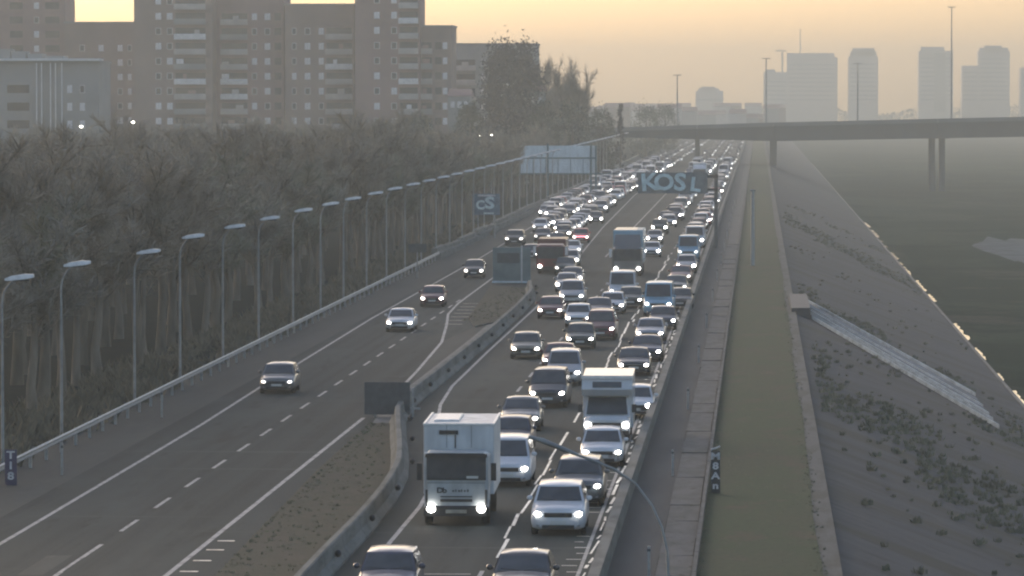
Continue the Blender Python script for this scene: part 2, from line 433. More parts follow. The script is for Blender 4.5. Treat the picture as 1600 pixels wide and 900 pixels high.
# ------------------------------------------------------------------ median concrete barrier in segments
bar = empty('concrete_barrier'); tag(bar, 'long curving jersey barrier between the two carriageways and grass island', 'barrier')
def barrier_seg(p0, p1, w0=.38, h=.76):
    b = MB()
    d = Vector((p1[0]-p0[0], p1[1]-p0[1], 0)); L_ = d.length; d.normalize(); nrm = Vector((d.y, -d.x, 0))
    pr = [(-w0,-.03),(-w0,.09),(-.19,.32),(-.13,h-.04),(-.09,h),(.09,h),(.13,h-.04),(.19,.32),(w0,.09),(w0,-.03)]
    vs = []
    for t in (0.02, L_-.02):
        for (u, z) in pr:
            q = Vector((p0[0], p0[1], 0)) + d*t + nrm*u; vs.append((q.x, q.y, z))
    n = len(pr)
    fs = [(i, i+1, n+i+1, n+i) for i in range(n-1)] + [tuple(range(n))[::-1], tuple(range(n, 2*n))]
    b.add(vs, fs)
    return b
y = -20.0
while y < 345:
    st = 6.0
    p0 = (bar_x(y)-.38, y); p1 = (bar_x(min(y+st, 346))-.38, y+st)
    obj('segment', barrier_seg(p0, p1), M['barrier'], bar)
    if y > 100 and int(y) % 12 < 6:
        hbx = MB(); hbx.ell((p0[0]+.30, y+3, .42), (.11,.12,.12), 8, 5)
        obj('drain_hole', hbx, M['plastic'], bar)
    y += st
# concrete footway strip left of the barrier along the gore
struct(strip('footway', [(bar_x(y)-.80, y) for y in (200,215,235,255,273,290,305)], [(bar_x(y)-1.6, y) for y in (200,215,235,255,273,290,305)], .02, M['concrete']))

# right parapet wall
wall = empty('parapet_wall'); tag(wall, 'low pale concrete wall along the right edge of the queue', 'wall')
y = -20.0
while y < 1800:
    st = 8 if y < 400 else 60
    b = MB(); b.box(-4.92, -4.62, y+.02, y+st-.02, -.05, .66); b.box(-4.94, -4.60, y+.02, y+st-.02, .663, .74)
    obj('wall_panel', b, M['barrier'], wall); y += st
struct(strip('drain_verge', [(-4.62, y) for y in YS[:14]], [(-3.15, y) for y in YS[:14]], -.02, M['dark_concrete']))
# concrete gutter slabs
gut = empty('slab_path'); tag(gut, 'narrow weathered concrete slab path beside the grass strip', 'path'); struct(gut)
sb = MB(); sb.box(-.54, .54, .04, 5.96, -.04, .10)
slab = sb.mesh('slab', M['gutter'])
sb2 = MB(); sb2.box(-.54, .54, .04, 59.9, -.04, .10)
slab_far = sb2.mesh('slab', M['gutter'])
y = 100.0
while y < 460:
    o = link('slab', slab, gut, (-2.58 + rnd.uniform(-.02,.02), y, rnd.uniform(-.02,.02))); o.rotation_euler = (0, R(rnd.uniform(-1,1)), 0); y += 6
while y < 1800:
    link('slab', slab_far, gut, (-2.58, y, 0)); y += 60
kb = MB(); kb.box(-.07, .07, .02, 5.98, -.05, .24); km = kb.mesh('kerb_stone', M['gutter'])
kerb = empty('kerb'); struct(kerb)
for i in range(60): link('kerb_stone', km, kerb, (-1.93, 100+6*i, rnd.uniform(-.01,.01)))
kb = MB(); kb.box(-.07, .07, 0, 1400, -.05, .22); obj('kerb_stone', kb, M['gutter'], kerb, (-1.93, 460, 0))
# grass strip with concrete edge
def wob(y, a, s=0): return a * math.sin(y*.071+s) + a*.6*math.sin(y*.19+2*s)
yy = list(range(60, 520, 8)) + [600, 800, 1100, 1500, 2000]
struct(strip('grass_strip', [(-1.86, y) for y in yy], [(2.02 + wob(y,.05), y) for y in yy], .03, M['grass']))
struct(strip('bank_coping', [(2.02+wob(y,.05), y) for y in yy], [(2.62, y) for y in yy], .01, M['coping']))

# ------------------------------------------------------------------ river bank features
k_ = 6.0/15.5
def bz(x): return -(x-2.5)*k_
ch = empty('drainage_chute'); tag(ch, 'pale striped concrete drainage chute running down the river bank', 'drainage chute')
a0, a1 = S(1268, 497), S(1560, 668)
def chute_part(name, o0, o1, hh, m, r0=0.0, r1=1.0):
    """band running down the slope between along-road offsets o0 and o1"""
    b = MB(); vs = []
    for t_ in (r0, r1):
        x = lerp_(a0.x, a1.x, t_); yb = lerp_(a0.y, a1.y, t_); k = 1 + .15*t_
        for (yy_, z_) in ((yb+o0*k, -.03), (yb+o1*k, -.03), (yb+o1*k, hh), (yb+o0*k, hh)):
            vs.append((x, yy_, bz(x)+z_))
    b.add(vs, [(0,1,5,4),(1,2,6,5),(2,3,7,6),(3,0,4,7),(0,3,2,1),(4,5,6,7)])
    obj(name, b, M[m], ch)
def lerp_(a, b_, t): return a+(b_-a)*t
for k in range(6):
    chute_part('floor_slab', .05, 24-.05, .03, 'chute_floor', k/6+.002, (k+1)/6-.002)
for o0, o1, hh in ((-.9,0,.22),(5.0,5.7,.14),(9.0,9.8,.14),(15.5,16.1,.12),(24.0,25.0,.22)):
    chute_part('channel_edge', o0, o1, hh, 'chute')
b = MB(); b.box(a0.x-1.4, a0.x-.1, a0.y-1, a0.y+22, bz(a0.x)-.3, bz(a0.x)+.75)
obj('outlet_mouth', b, M['graf_dark'], ch)
# water at the toe of the bank
wm = mat('channel_water', (.02,.025,.03), .04, 0, 1.0, .1, 1, .08, 2)
wm.node_tree.nodes['Principled BSDF'].inputs['Metallic'].default_value = .0
y = 150.0
while y < 760:
    L_ = rnd.uniform(4, 30)
    wd = rnd.uniform(.10, .30) + .0006*y
    b = MB(); x0 = 17.97
    vs = []; n_ = 9
    for i in range(n_+1):
        yy_ = y + L_*i/n_
        vs += [(x0, yy_, -5.93), (x0+wd*rnd.uniform(.25,1), yy_, -5.93)]
    b.add(vs, [(2*i,2*i+1,2*i+3,2*i+2) for i in range(n_)])
    if not (365 < y < 440) or rnd.random() < .2: struct(obj('toe_water', b, wm))
    y += L_ + rnd.uniform(1, 9)*(1 if y < 250 else 2.5)
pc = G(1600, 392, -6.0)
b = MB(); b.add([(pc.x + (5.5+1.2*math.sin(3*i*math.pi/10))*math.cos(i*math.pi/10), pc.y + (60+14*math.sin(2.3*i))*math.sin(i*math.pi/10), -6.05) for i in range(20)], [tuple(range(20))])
struct(obj('pale_puddle', b, M['puddle_sheen']))  # puddle as a matte patch, its pale sheen put into the colour
b = MB(); b.box(17.72, 17.93, 60, 1500, -6.3, -5.82); struct(obj('toe_kerb', b, M['concrete']))

# tufts: many small leaf faces in one mesh
def tuft_mesh(name, spots, m, blades=14):
    V = []; F = []
    for (x, y, z, s) in spots:
        for _ in range(blades):
            a = rnd.uniform(0, 6.283); r = rnd.uniform(0, .5)*s
            bx, by = x+math.cos(a)*r, y+math.sin(a)*r*1.4
            hgt = rnd.uniform(.4, 1)*s*.55; wd = s*.11*rnd.uniform(.6,1.3)
            lean = rnd.uniform(-.35,.35)*s; a2 = rnd.uniform(0, 3.14)
            i = len(V)
            V += [(bx-wd*math.cos(a2), by-wd*math.sin(a2), z-.05), (bx+wd*math.cos(a2), by+wd*math.sin(a2), z-.05), (bx+lean, by+lean*.5, z+hgt)]
            F.append((i, i+1, i+2))
    me = bpy.data.meshes.new(name); me.from_pydata(V, [], F); me.materials.append(m); me.update()
    return link(name, me)
def band(y, c, wdt): return c
sp = []
def clustered(n, fx, fy, accept):
    out = []
    while len(out) < n:
        x, y = fx(), fy()
        if rnd.random() < accept(x, y): out.append((x, y))
    return out
# scrub patches run diagonally over the bank
def acc(x, y):
    v_ = math.sin(y*.055 + x*.35) + .8*math.sin(y*.021 + x*.12 + 1.3) + .5*math.sin(y*.13 - x*.5)
    return 1 if v_ > .75 else (.10 if v_ > .1 else .012)
def on_chute(x, y):
    t_ = (x-a0.x)/(a1.x-a0.x)
    return -.1 < t_ < 1.05 and -2.5 < y-lerp_(a0.y, a1.y, t_) < 31
for x, y in clustered(2600, lambda: rnd.uniform(3.2, 17.4), lambda: 120*math.exp(rnd.uniform(0, 1.75)), acc):
    if not on_chute(x, y): sp.append((x, y, bz(x)+.02, rnd.uniform(.15,.5)))
t = tuft_mesh('bank_scrub', sp, M['bank_scrub'], 12); tag(t, 'low olive scrub growing in patches over the stone river bank', 'scrub', None, 'stuff')
sp = [(rnd.uniform(3.5,16.5), 125+ (rnd.random()**1.4)*170, 0, rnd.uniform(.18,.5)) for _ in range(160)]
sp = [(x, y, bz(x)+.02, s) for x, y, _, s in sp if not on_chute(x, y)]
t = tuft_mesh('bank_brush', sp, M['bank_scrub'], 26); tag(t, 'dark brushy weeds dotted over the near river bank', 'weeds', None, 'stuff')
sp = []
for _ in range(620):
    y = rnd.uniform(118, 200)
    a, c = bar_x(y)-.95, -16.5 - (y-137)*.014
    e = rnd.random()
    x = c + (a-c)*(e**2.2 if rnd.random() < .7 else e)
    sp.append((x, y, .12, rnd.uniform(.06,.22)))
for _ in range(260): sp.append((rnd.uniform(-19.5,-17), rnd.uniform(294, 348), .12, rnd.uniform(.1,.25)))
t = tuft_mesh('island_weeds', sp, M['strip_leaves'], 10); tag(t, 'rough weeds along the grass islands in the median', 'weeds', None, 'stuff')
sp = [(rnd.choice((-1.8, 1.98)) + rnd.gauss(0,.12), 120*math.exp(rnd.uniform(0,1.3)), .03, rnd.uniform(.05,.16)) for _ in range(900)]
sp += [(rnd.uniform(-1.7,1.9), 120*math.exp(rnd.uniform(0,1.1)), .03, rnd.uniform(.04,.10)) for _ in range(700)]
t = tuft_mesh('strip_grass', sp, M['strip_leaves'], 9); tag(t, 'short grass tufts along the strip above the river bank', 'grass', None, 'stuff')
sp = [(rnd.uniform(-34.5,-29.9), 130*math.exp(rnd.uniform(0,1.4)), -.05, rnd.uniform(.4,1.7)) for _ in range(1500)]
t = tuft_mesh('verge_scrub', sp, M['dry_scrub'], 16); tag(t, 'tall dry grass and scrub behind the left guardrail', 'scrub', None, 'stuff')

# ------------------------------------------------------------------ left guardrail and posts
gr = empty('guardrail'); tag(gr, 'galvanised guardrail with posts along the left road edge below the trees', 'guardrail')
prf = [(0,.50),(.05,.54),(.05,.58),(0,.61),(0,.65),(.05,.68),(.05,.72),(0,.76)]
def gx(y): return -28.7 - .0028*min(max(y-150,0), 300)
y = 100.0
while y < 412:
    b = MB(); x0, x1 = gx(y), gx(y+4)
    vs = [(x0+.06+u, y, z) for u, z in prf] + [(x1+.06+u, y+3.99, z) for u, z in prf] 
    n = len(prf); b.add(vs, [(i, n+i, n+i+1, i+1) for i in range(n-1)], 0, False)
    vs2 = [(x0+.03+u, y, z) for u, z in prf] + [(x1+.03+u, y+3.99, z) for u, z in prf]
    b.add(vs2, [(i, i+1, n+i+1, n+i) for i in range(n-1)], 0, False)
    obj('rail', b, M['galv'], gr)
    b = MB(); b.box(x0-.1, x0+.02, y, y+.1, -.1, .72); obj('post', b, M['galv'], gr)
    y += 4
mw = empty('roadside_wall'); tag(mw, 'rough pale low wall beyond the guardrail end on the left roadside', 'wall')
y = 412.0
while y < 1500:
    st = 12 if y < 700 else 60
    b = MB(); xx = -29.6 - .0012*(y-412)
    h0 = .9 + rnd.uniform(-.15,.2)
    b.box(xx-.5, xx+.4, y, y+st-.1, -.1, h0*.6); b.box(xx-.5, xx+.05, y+.1, y+st-.2, h0*.6+.003, h0)
    obj('wall_block', b, M['barrier'], mw); y += st

def marker_post(x, y, h, lab, grp):
    t = empty('delineator_post', (x, y, 0)); tag(t, lab, 'marker post', grp)
    b = MB(); b.box(-.04,.04,-.04,.04,-.1,h); obj('post', b, M['galv'], t)
    b = MB(); b.box(-.043,.043,-.043,.043,h*.84,h*.92); obj('reflector_band', b, M['sign_back'], t)
for i in range(14):
    y = 136 + 38*i
    pos = ['at the bottom edge of the photo', 'next to the curved lamp post foot', 'beside the motorhome', 'below the silver queue car', 'level with the white van roof', 'opposite the maroon car'] 
    marker_post(-3.3, y, 1.0, ('slim pale marker post in the dark verge ' + pos[i]) if i < 6 else 'slim pale marker post far up the dark verge', 'pale marker posts in the right verge')
for (px, py, lab) in ((97,742,'pale marker post in front of the guardrail at far left'), (253,652,'pale marker post just behind the guardrail below the lamp posts')):
    p = G(px, py); marker_post(p.x, p.y, 1.25, lab, 'pale marker posts by the left guardrail')

# ------------------------------------------------------------------ lamp posts
def lamp_post(x, y, flip=1, h=7.42, reach=.42, rise=.25, rad=.062, name='street_lamp'):
    t = empty(name, (x, y, 0))
    b = MB()
    pts = [(0,0,-.2),(0,0,h*.5),(0,0,h-1.0)]
    rs = [rad*1.25, rad, rad*.85]
    for i in range(1, 6):
        a = i/5*math.pi/2*.86
        pts.append((flip*(1-math.cos(a))*reach*.75, 0, h-1.0+math.sin(a)*.85)); rs.append(rad*.75)
    pts.append((flip*reach, 0, h-.02+rise*.3)); rs.append(rad*.6)
    b.tube(pts, rs, 8); obj('pole', b, M['pole'], t)
    b = MB(); L_ = 1.15
    x0 = reach-.30
    # tapering lantern housing
    vs = []
    for (u, wz, hz) in ((0,.08,.06),(.25,.17,.13),(.8,.19,.15),(L_,.13,.09)):
        zc = h + rise*.35 + u*.12
        for (dy, dz) in ((-wz,-hz*.4),(wz,-hz*.4),(wz*.8,hz),(-wz*.8,hz)):
            vs.append((flip*(x0+u), dy, zc+dz))
    fs = [(4*i+k, 4*i+(k+1)%4, 4*i+4+(k+1)%4, 4*i+4+k) for i in range(3) for k in range(4)] + [(0,1,2,3),(12,15,14,13)]
    b.add(vs, fs); obj('lantern', b, M['lamp_head'], t)
    b = MB(); zc = h+rise*.35+.06
    b.box(min(flip*(x0+.3),flip*(x0+.95)), max(flip*(x0+.3),flip*(x0+.95)), -.12,.12, zc-.09, zc-.02); obj('lens', b, M['dark_glass'], t)
    return t
t0 = lamp_post(0, 0)
lys = [175,190,212.5,229.4,247.9,265.8,285.6,303.7,320.6,339.6,357.9,376.8] + [395+18.5*i for i in range(34)]
LL = ['leftmost lamp post cut by the photo edge', 'second lamp post from the left', 'third lamp post from the left with a faint head', 'fourth lamp post from the left beside two trunks', 'fifth lamp post from the left above the guardrail', 'sixth lamp post from the left',
      'seventh lamp post from the left', 'eighth lamp post from the left', 'ninth lamp post from the left', 'tenth lamp post from the left', 'eleventh lamp post from the left', 'twelfth lamp post from the left near the blue sign']
for i, y in enumerate(lys):
    t = t0 if i == 0 else copy_tree(t0)
    t.location = (-29.75 - .001*max(0, y-400), y, 0)
    t.rotation_euler.z = R(rnd.uniform(-5, 5))
    if i in (2,): t.scale = (1,1,.97)
    tag(t, LL[i] + ', grey with a flat pale lantern' if i < 12 else 'distant grey lamp post in the long row above the left roadside wall', 'street lamp', 'grey lamp posts along the left guardrail')
# near lamp bending over the queue on the right
t = empty('street_lamp', (-1.62, 81.5, 0)); tag(t, 'nearest lamp post with long curved arm reaching over the queue at right', 'street lamp')
b = MB(); pts = [(0,0,0),(0,0,5.6)]; rs = [.06,.034]
for (px_, pz_) in ((-.02,6.3),(-.12,6.75),(-.3,7.15),(-.6,7.55),(-1.0,7.82),(-1.5,8.02),(-1.75,8.1)):
    pts.append((px_, 0, pz_)); rs.append(.024)
b.tube(pts, rs, 8); obj('pole', b, M['pole'], t)
b = MB(); b.tube([(-1.6,0,8.05),(-1.9,0,8.17),(-2.3,0,8.33),(-2.55,0,8.40)], [.024,.045,.05,.03], 8); obj('lantern', b, M['pole'], t)
# tall mast by the path
p = G(1176, 415)
t = empty('lighting_mast', (p.x, p.y, 0)); tag(t, 'pale mast standing on the grass strip beyond the slab path', 'mast')
b = MB(); b.tube([(0,0,-.2),(0,0,6.6)], [.20,.15], 10); obj('shaft', b, M['galv'], t)
b = MB(); b.box(-.25,.25,-.12,.12,6.6,6.75); obj('crosshead', b, M['pole'], t)

# ------------------------------------------------------------------ signs
def text_mesh(txt, size, offset=0.0, depth=.01):
    cu = bpy.data.curves.new('lettering', 'FONT'); cu.body = txt; cu.size = size; cu.extrude = depth; cu.offset = offset
    cu.align_x = 'CENTER'; cu.align_y = 'CENTER'; cu.resolution_u = 3; cu.space_character = .96
    o = bpy.data.objects.new('lettering', cu); COL.objects.link(o)
    dg = bpy.context.evaluated_depsgraph_get()
    me = bpy.data.meshes.new_from_object(o.evaluated_get(dg))
    bpy.data.objects.remove(o); bpy.data.curves.remove(cu)
    return me
def put_text(parent, txt, size, loc, m, offset=0, sx=1, sy=1, name='lettering', rot=0):
    me = text_mesh(txt, size, offset); me.materials.clear(); me.materials.append(m)
    o = link(name, me, parent, loc); o.rotation_euler = (R(90), rot, 0); o.scale = (sx, sy, 1)
    return o
# sprayed gantry sign over the right hand lanes
YG = 447.0
t = empty('gantry_sign', (-4.2, YG, 0)); tag(t, 'dark gantry sign over the right lanes sprayed with big pale bubble letters', 'sign')
sg = YG/FPX
GXC = (1050-1185)*sg + 4.2
zt, zb = H-(269-160)*sg, H-(302-160)*sg
b = MB(); b.box((997-1185)*sg+4.2, (1106-1185)*sg+4.2, 0, .18, zb, zt); obj('board', b, M['gantry_board'], t)
b = MB(); b.box((995-1185)*sg+4.2, .2, .185, .5, zt-.55, zt-.25); obj('beam', b, M['graf_dark'], t)
b = MB(); b.box((995-1185)*sg+4.2, .2, .185, .5, zb+.25, zb+.5); obj('beam', b, M['graf_dark'], t)
b = MB(); b.box(-.18, .18, .5, .85, -.1, zt-.1); obj('post', b, M['sign_back'], t)
for i, (ch_, px_, sz, rr) in enumerate((('K', 1015, 2.5, -.08), ('O', 1038, 2.35, 0), ('S', 1063, 2.5, .06), ('L', 1087, 2.0, .12))):
    xx = (px_-1185)*sg + 4.2; zz = (zt+zb)/2 - (.22 if ch_ == 'L' else 0)
    put_text(t, ch_, sz, (xx, -.012, zz), M['graf_dark'], .13, 1.05, .95, 'letter_outline', rr)
    put_text(t, ch_, sz, (xx, -.034, zz), M['graf_pale'], .085, 1.05, .95, 'letter', rr)
# large gantry panel seen from behind
p = G(872, 312)
t = empty('gantry_sign', (p.x, p.y, 0)); tag(t, 'large pale gantry sign seen from behind above the left tree line', 'sign')
s_ = p.y/FPX*1.0
zt, zb = H-(227-160)*s_, H-(272-160)*s_
for k in range(6):
    x0 = -5.6+1.87*k; b = MB(); b.box(x0, x0+1.85, .1, .16, zb+.15, zt-.05)
    obj('panel', b, M['sign_pale'], t)
b = MB(); b.box(-5.7,5.75,.0,.095,zt-2.0,zt-1.8); obj('beam', b, M['sign_teal'], t)
b = MB(); b.box(-5.7,9.2,.0,.095,zb-.05,zb+.12); obj('beam', b, M['sign_teal'], t)
for x0 in (-1.55, 5.65, 4.9):
    b = MB(); b.box(x0-.14,x0+.14,-.15,-.01,-.3,zt+(.25 if x0 < 0 else -.02)); obj('post', b, M['sign_teal'], t)
for k in range(5):
    x0 = -3.75+1.87*k; b = MB(); b.box(x0-.04,x0+.04,.03,.098,zb+.2,zt-2.05); obj('stiffener', b, M['sign_teal'], t)
# blue sprayed sign
p = G(760, 372)
t = empty('roadside_sign', (p.x, p.y, 0)); tag(t, 'dull blue roadside board with pale sprayed shapes in front of the trees', 'sign')
s_ = p.y/FPX
zt, zb = H-(303-160)*s_, H-(336-160)*s_
b = MB(); b.box(-1.5,1.45,0,.08,zb,zt); obj('board', b, M['blue_board'], t)
for x0 in (-.9,.9):
    b = MB(); b.box(x0-.06,x0+.06,.085,.2,-.2,zt-.1); obj('post', b, M['pole'], t)
zc = (zt+zb)/2
put_text(t, 'S', 2.0, (.35,-.02,zc+.1), M['graf_pale'], .08, 1.1, .85, 'sprayed_mark')
put_text(t, 'C', 1.3, (-.65,-.02,zc-.1), M['graf_pale'], .06, 1, 1, 'sprayed_mark')
b = MB(); b.box(-.9,.95,-.03,-.005,zt-.28,zt-.08); obj('sprayed_mark', b, M['graf_white'], t)
b = MB(); b.box(-.3,.8,-.03,-.005,zb+.1,zb+.25); obj('sprayed_mark', b, M['graf_pale'], t)
# small dull sign in the trees
p = G(652, 436)
t = empty('small_sign', (p.x, p.y, 0)); tag(t, 'small dull grey sign back on a post among the lamp posts', 'sign')
b = MB(); b.box(-.75,.75,0,.05,2.2,2.9); obj('board', b, M['sign_back'], t)
b = MB(); b.box(-.05,.05,.055,.14,-.2,2.8); obj('post', b, M['pole'], t)
# teal board at the island tip
p = G(800, 442)
t = empty('island_board', (p.x, p.y, .1)); tag(t, 'teal grey board with pale post standing on the far grass island', 'sign')
b = MB(); b.box(-1.55,1.5,0,.1,.05,2.75); obj('board', b, M['teal_board'], t)
b = MB(); b.box(.72,.84,-.12,-.01,-.1,2.9); obj('post', b, M['white_post'], t)
b = MB(); b.box(-1.6,1.55,-.03,.12,-.12,.045); obj('foot_rail', b, M['sign_pale'], t)
b = MB(); b.box(-1.2,.6,-.04,-.003,1.5,2.3); obj('inset_panel', b, M['sign_back'], t)
# dark sign back at the near island tip
p = G(606, 652)
t = empty('dark_sign', (p.x, p.y, 0)); tag(t, 'dark square sign back at the tip of the near grass island', 'sign')
b = MB(); b.box(-1.08,1.02,0,.06,.12,1.62); obj('board', b, M['sign_back'], t)
for x0 in (-.6, .6, 1.15):
    b = MB(); b.box(x0-.05,x0+.05,.065,.15,-.1,1.35 if x0 > 1 else 1.5); obj('post', b, M['pole'], t)
b = MB(); b.box(.75,1.5,.155,.2,.35,.45); obj('brace', b, M['pole'], t)
# two upright name boards with sprayed characters
def upright(px, py, lab, m, chars, w_, h_, cm):
    p = G(px, py)
    t = empty('marker_board', (p.x, p.y, 0)); tag(t, lab, 'marker board')
    b = MB(); b.box(-w_/2,w_/2,0,.05,.0,h_); obj('board', b, m, t)
    n = len(chars)
    for i, c in enumerate(chars):
        put_text(t, c, h_/n*.98, (0,-.02,h_*(1-(i+.55)/(n+.4))), cm, .012, 1.15, .9, 'character')
    return t
t = upright(1118, 772, 'upright dark board with white characters at the edge of the grass strip', M['graf_dark'], 'M8An', .34, 1.60, M['graf_white'])
b = MB(); b.tube([(-.17,-.03,1.66),(0,-.03,1.70),(.17,-.03,1.78)], .03, 6); obj('top_clip', b, M['graf_white'], t)
upright(17, 758, 'upright purple board with pale characters behind the guardrail at far left', M['graf_purple'], 'T18', .46, 1.35, M['graf_white'])

# ------------------------------------------------------------------ vehicles
def lerp(a, b_, t): return a + (b_-a)*t
SPEC = {
 #         L    W    H    hood belt  wb   wt   rt   rb
 'hatchback': (4.1,1.76,1.47,.82,.95,1.05,1.75,3.55,3.95),
 'sedan':     (4.6,1.80,1.42,.80,.92,1.25,2.05,3.35,4.10),
 'suv':       (4.5,1.86,1.64,.95,1.08,1.10,1.75,4.00,4.40),
 'people_carrier': (4.5,1.86,1.80,.92,1.10,.85,1.70,4.20,4.45),
 'van':       (5.2,2.02,2.30,1.08,1.28,.72,1.45,5.10,5.18),
}
def body_mb(k):
    L_,W,Hh,hood,belt,wb,wt,rt,rb = SPEC[k]; hw = W/2
    b = MB()
    st = [(0,.74,.32,hood-.26),(.05,.88,.25,hood-.14),(.22,.97,.21,hood-.05),(.6,1,.20,hood),(wb-.05 if wb > .75 else .7,1,.20,belt-.03),(wb+.3,1,.20,belt),
          (L_*.6,1,.20,belt),(rb-.1,1,.20,belt),(L_-.12,.96,.24,belt-.06),(L_-.03,.90,.3,belt-.14),(L_,.8,.36,belt-.25)]
    st = sorted(st)
    rings = []
    for (y, wf, z0, z1) in st:
        h_ = hw*wf
        half = [(.75*h_,z0),(.96*h_,z0+.07),(h_,z0+.24),(h_*.985,z1-.16),(.93*h_,z1-.05),(.78*h_,z1),(.4*h_,z1+.035)]
        ring = [(x, y, z) for x, z in half] + [(0, y, z1+.045)] + [(-x, y, z) for x, z in reversed(half)] + [(0, y, z0)]
        rings.append(ring)
    n = len(rings[0]); vs = [q for r in rings for q in r]
    fs = [(i*n+(j+1)%n, i*n+j, (i+1)*n+j, (i+1)*n+(j+1)%n) for i in range(len(rings)-1) for j in range(n)]
    fs += [tuple(range(n)), tuple(range((len(rings)-1)*n, len(rings)*n))[::-1]]
    b.add(vs, fs, 0, True)
    # greenhouse
    us = [-1,-.92,-.5,0,.5,.92,1]
    hb_, ht = hw*.93, hw*(.76 if k not in ('van',) else .86)
    ze = Hh-.07
    bl = .10
    def fr(u, v): return (u*lerp(hb_,ht,v), lerp(wb,wt,v)-bl*(1-u*u)*(1-.3*v), lerp(belt-.05,ze,v))
    def rr(u, v): return (u*lerp(hb_,ht,v), lerp(rb,rt,v)+bl*.6*(1-u*u), lerp(belt-.05,ze,v))
    def sd_(s, t, v):
        yf, yr = lerp(wb,wt,v), lerp(rb,rt,v)
        return (s*(lerp(hb_,ht,v)+.025*math.sin(math.pi*v)), lerp(yf,yr,t), lerp(belt-.05,ze,v))
    vs_ = [0,.33,.66,1]
    def patch(fn, us_, vv, flip=False, mi=0):
        P = [fn(u, v_) for v_ in vv for u in us_]; nu = len(us_)
        F = [(j*nu+i, j*nu+i+1, (j+1)*nu+i+1, (j+1)*nu+i) for j in range(len(vv)-1) for i in range(nu-1)]
        if flip: F = [f[::-1] for f in F]
        b.add(P, F, mi, True)
    patch(fr, us, vs_); patch(rr, us, vs_, True)
    patch(lambda t, v_: sd_(1, t, v_), [0,.25,.5,.75,1], vs_); patch(lambda t, v_: sd_(-1, t, v_), [0,.25,.5,.75,1], vs_, True)
    # crowned roof
    yn = [0,.06,.3,.6,.94,1]
    P = []
    for t_ in yn:
        for u in us:
            yf = wt - bl*(1-u*u)*.7; yr = rt + bl*.6*(1-u*u)
            c = (1-u**4)*(.07 if 0 < t_ < 1 else 0) * (1 if .1 < t_ < .9 else .7)
            P.append((u*ht, lerp(yf, yr, t_), ze + c))
    nu = len(us)
    b.add(P, [(j*nu+i, j*nu+i+1, (j+1)*nu+i+1, (j+1)*nu+i) for j in range(len(yn)-1) for i in range(nu-1)], 0, True)
    return b, (fr, rr, sd_, hw, hood, belt, wb, L_, Hh, ze, ht)
def glass_patch(fn, us, vs_, off):
    b = MB(); P = []
    for v_ in vs_:
        for u in us:
            q = fn(u, v_); P.append((q[0]+off[0], q[1]+off[1], q[2]+off[2]))
    nu = len(us)
    b.add(P, [(j*nu+i, j*nu+i+1, (j+1)*nu+i+1, (j+1)*nu+i) for j in range(len(vs_)-1) for i in range(nu-1)], 0, True)
    return b
def wheel_mb(r=.31, w_=.2):
    b = MB(); n = 16
    for (rad, yo, mi) in ((r, 0, 0),):
        ring = lambda x, rr_: [(x, rr_*math.cos(2*math.pi*k/n), rr_*math.sin(2*math.pi*k/n)) for k in range(n)]
        R_ = [ring(-w_/2, r*.6), ring(-w_/2, r*.95), ring(-w_/2+.03, r), ring(w_/2-.03, r), ring(w_/2, r*.95), ring(w_/2, r*.6)]
        vs = [q for x in R_ for q in x]
        b.add(vs, [(i*n+k, i*n+(k+1)%n, (i+1)*n+(k+1)%n, (i+1)*n+k) for i in range(5) for k in range(n)], 0, True)
    return b
def rim_mb(r=.19, w_=.17):
    b = MB(); b.tube([(-w_/2,0,0),(w_/2,0,0)], r, 14); return b
WH, RM = wheel_mb().mesh('wheel', M['tyre']), rim_mb().mesh('rim', M['rim'])
def put_wheel(t, x, y, r=.31, full=True, s=1):
    o = link('wheel', WH, t, (x, y, r)); o.scale = (s, r/.31, r/.31)
    if full: link('rim', RM, o)
PROTO = {}
SH = MB(); SH.box(-.5,.5,0,1,0,1)
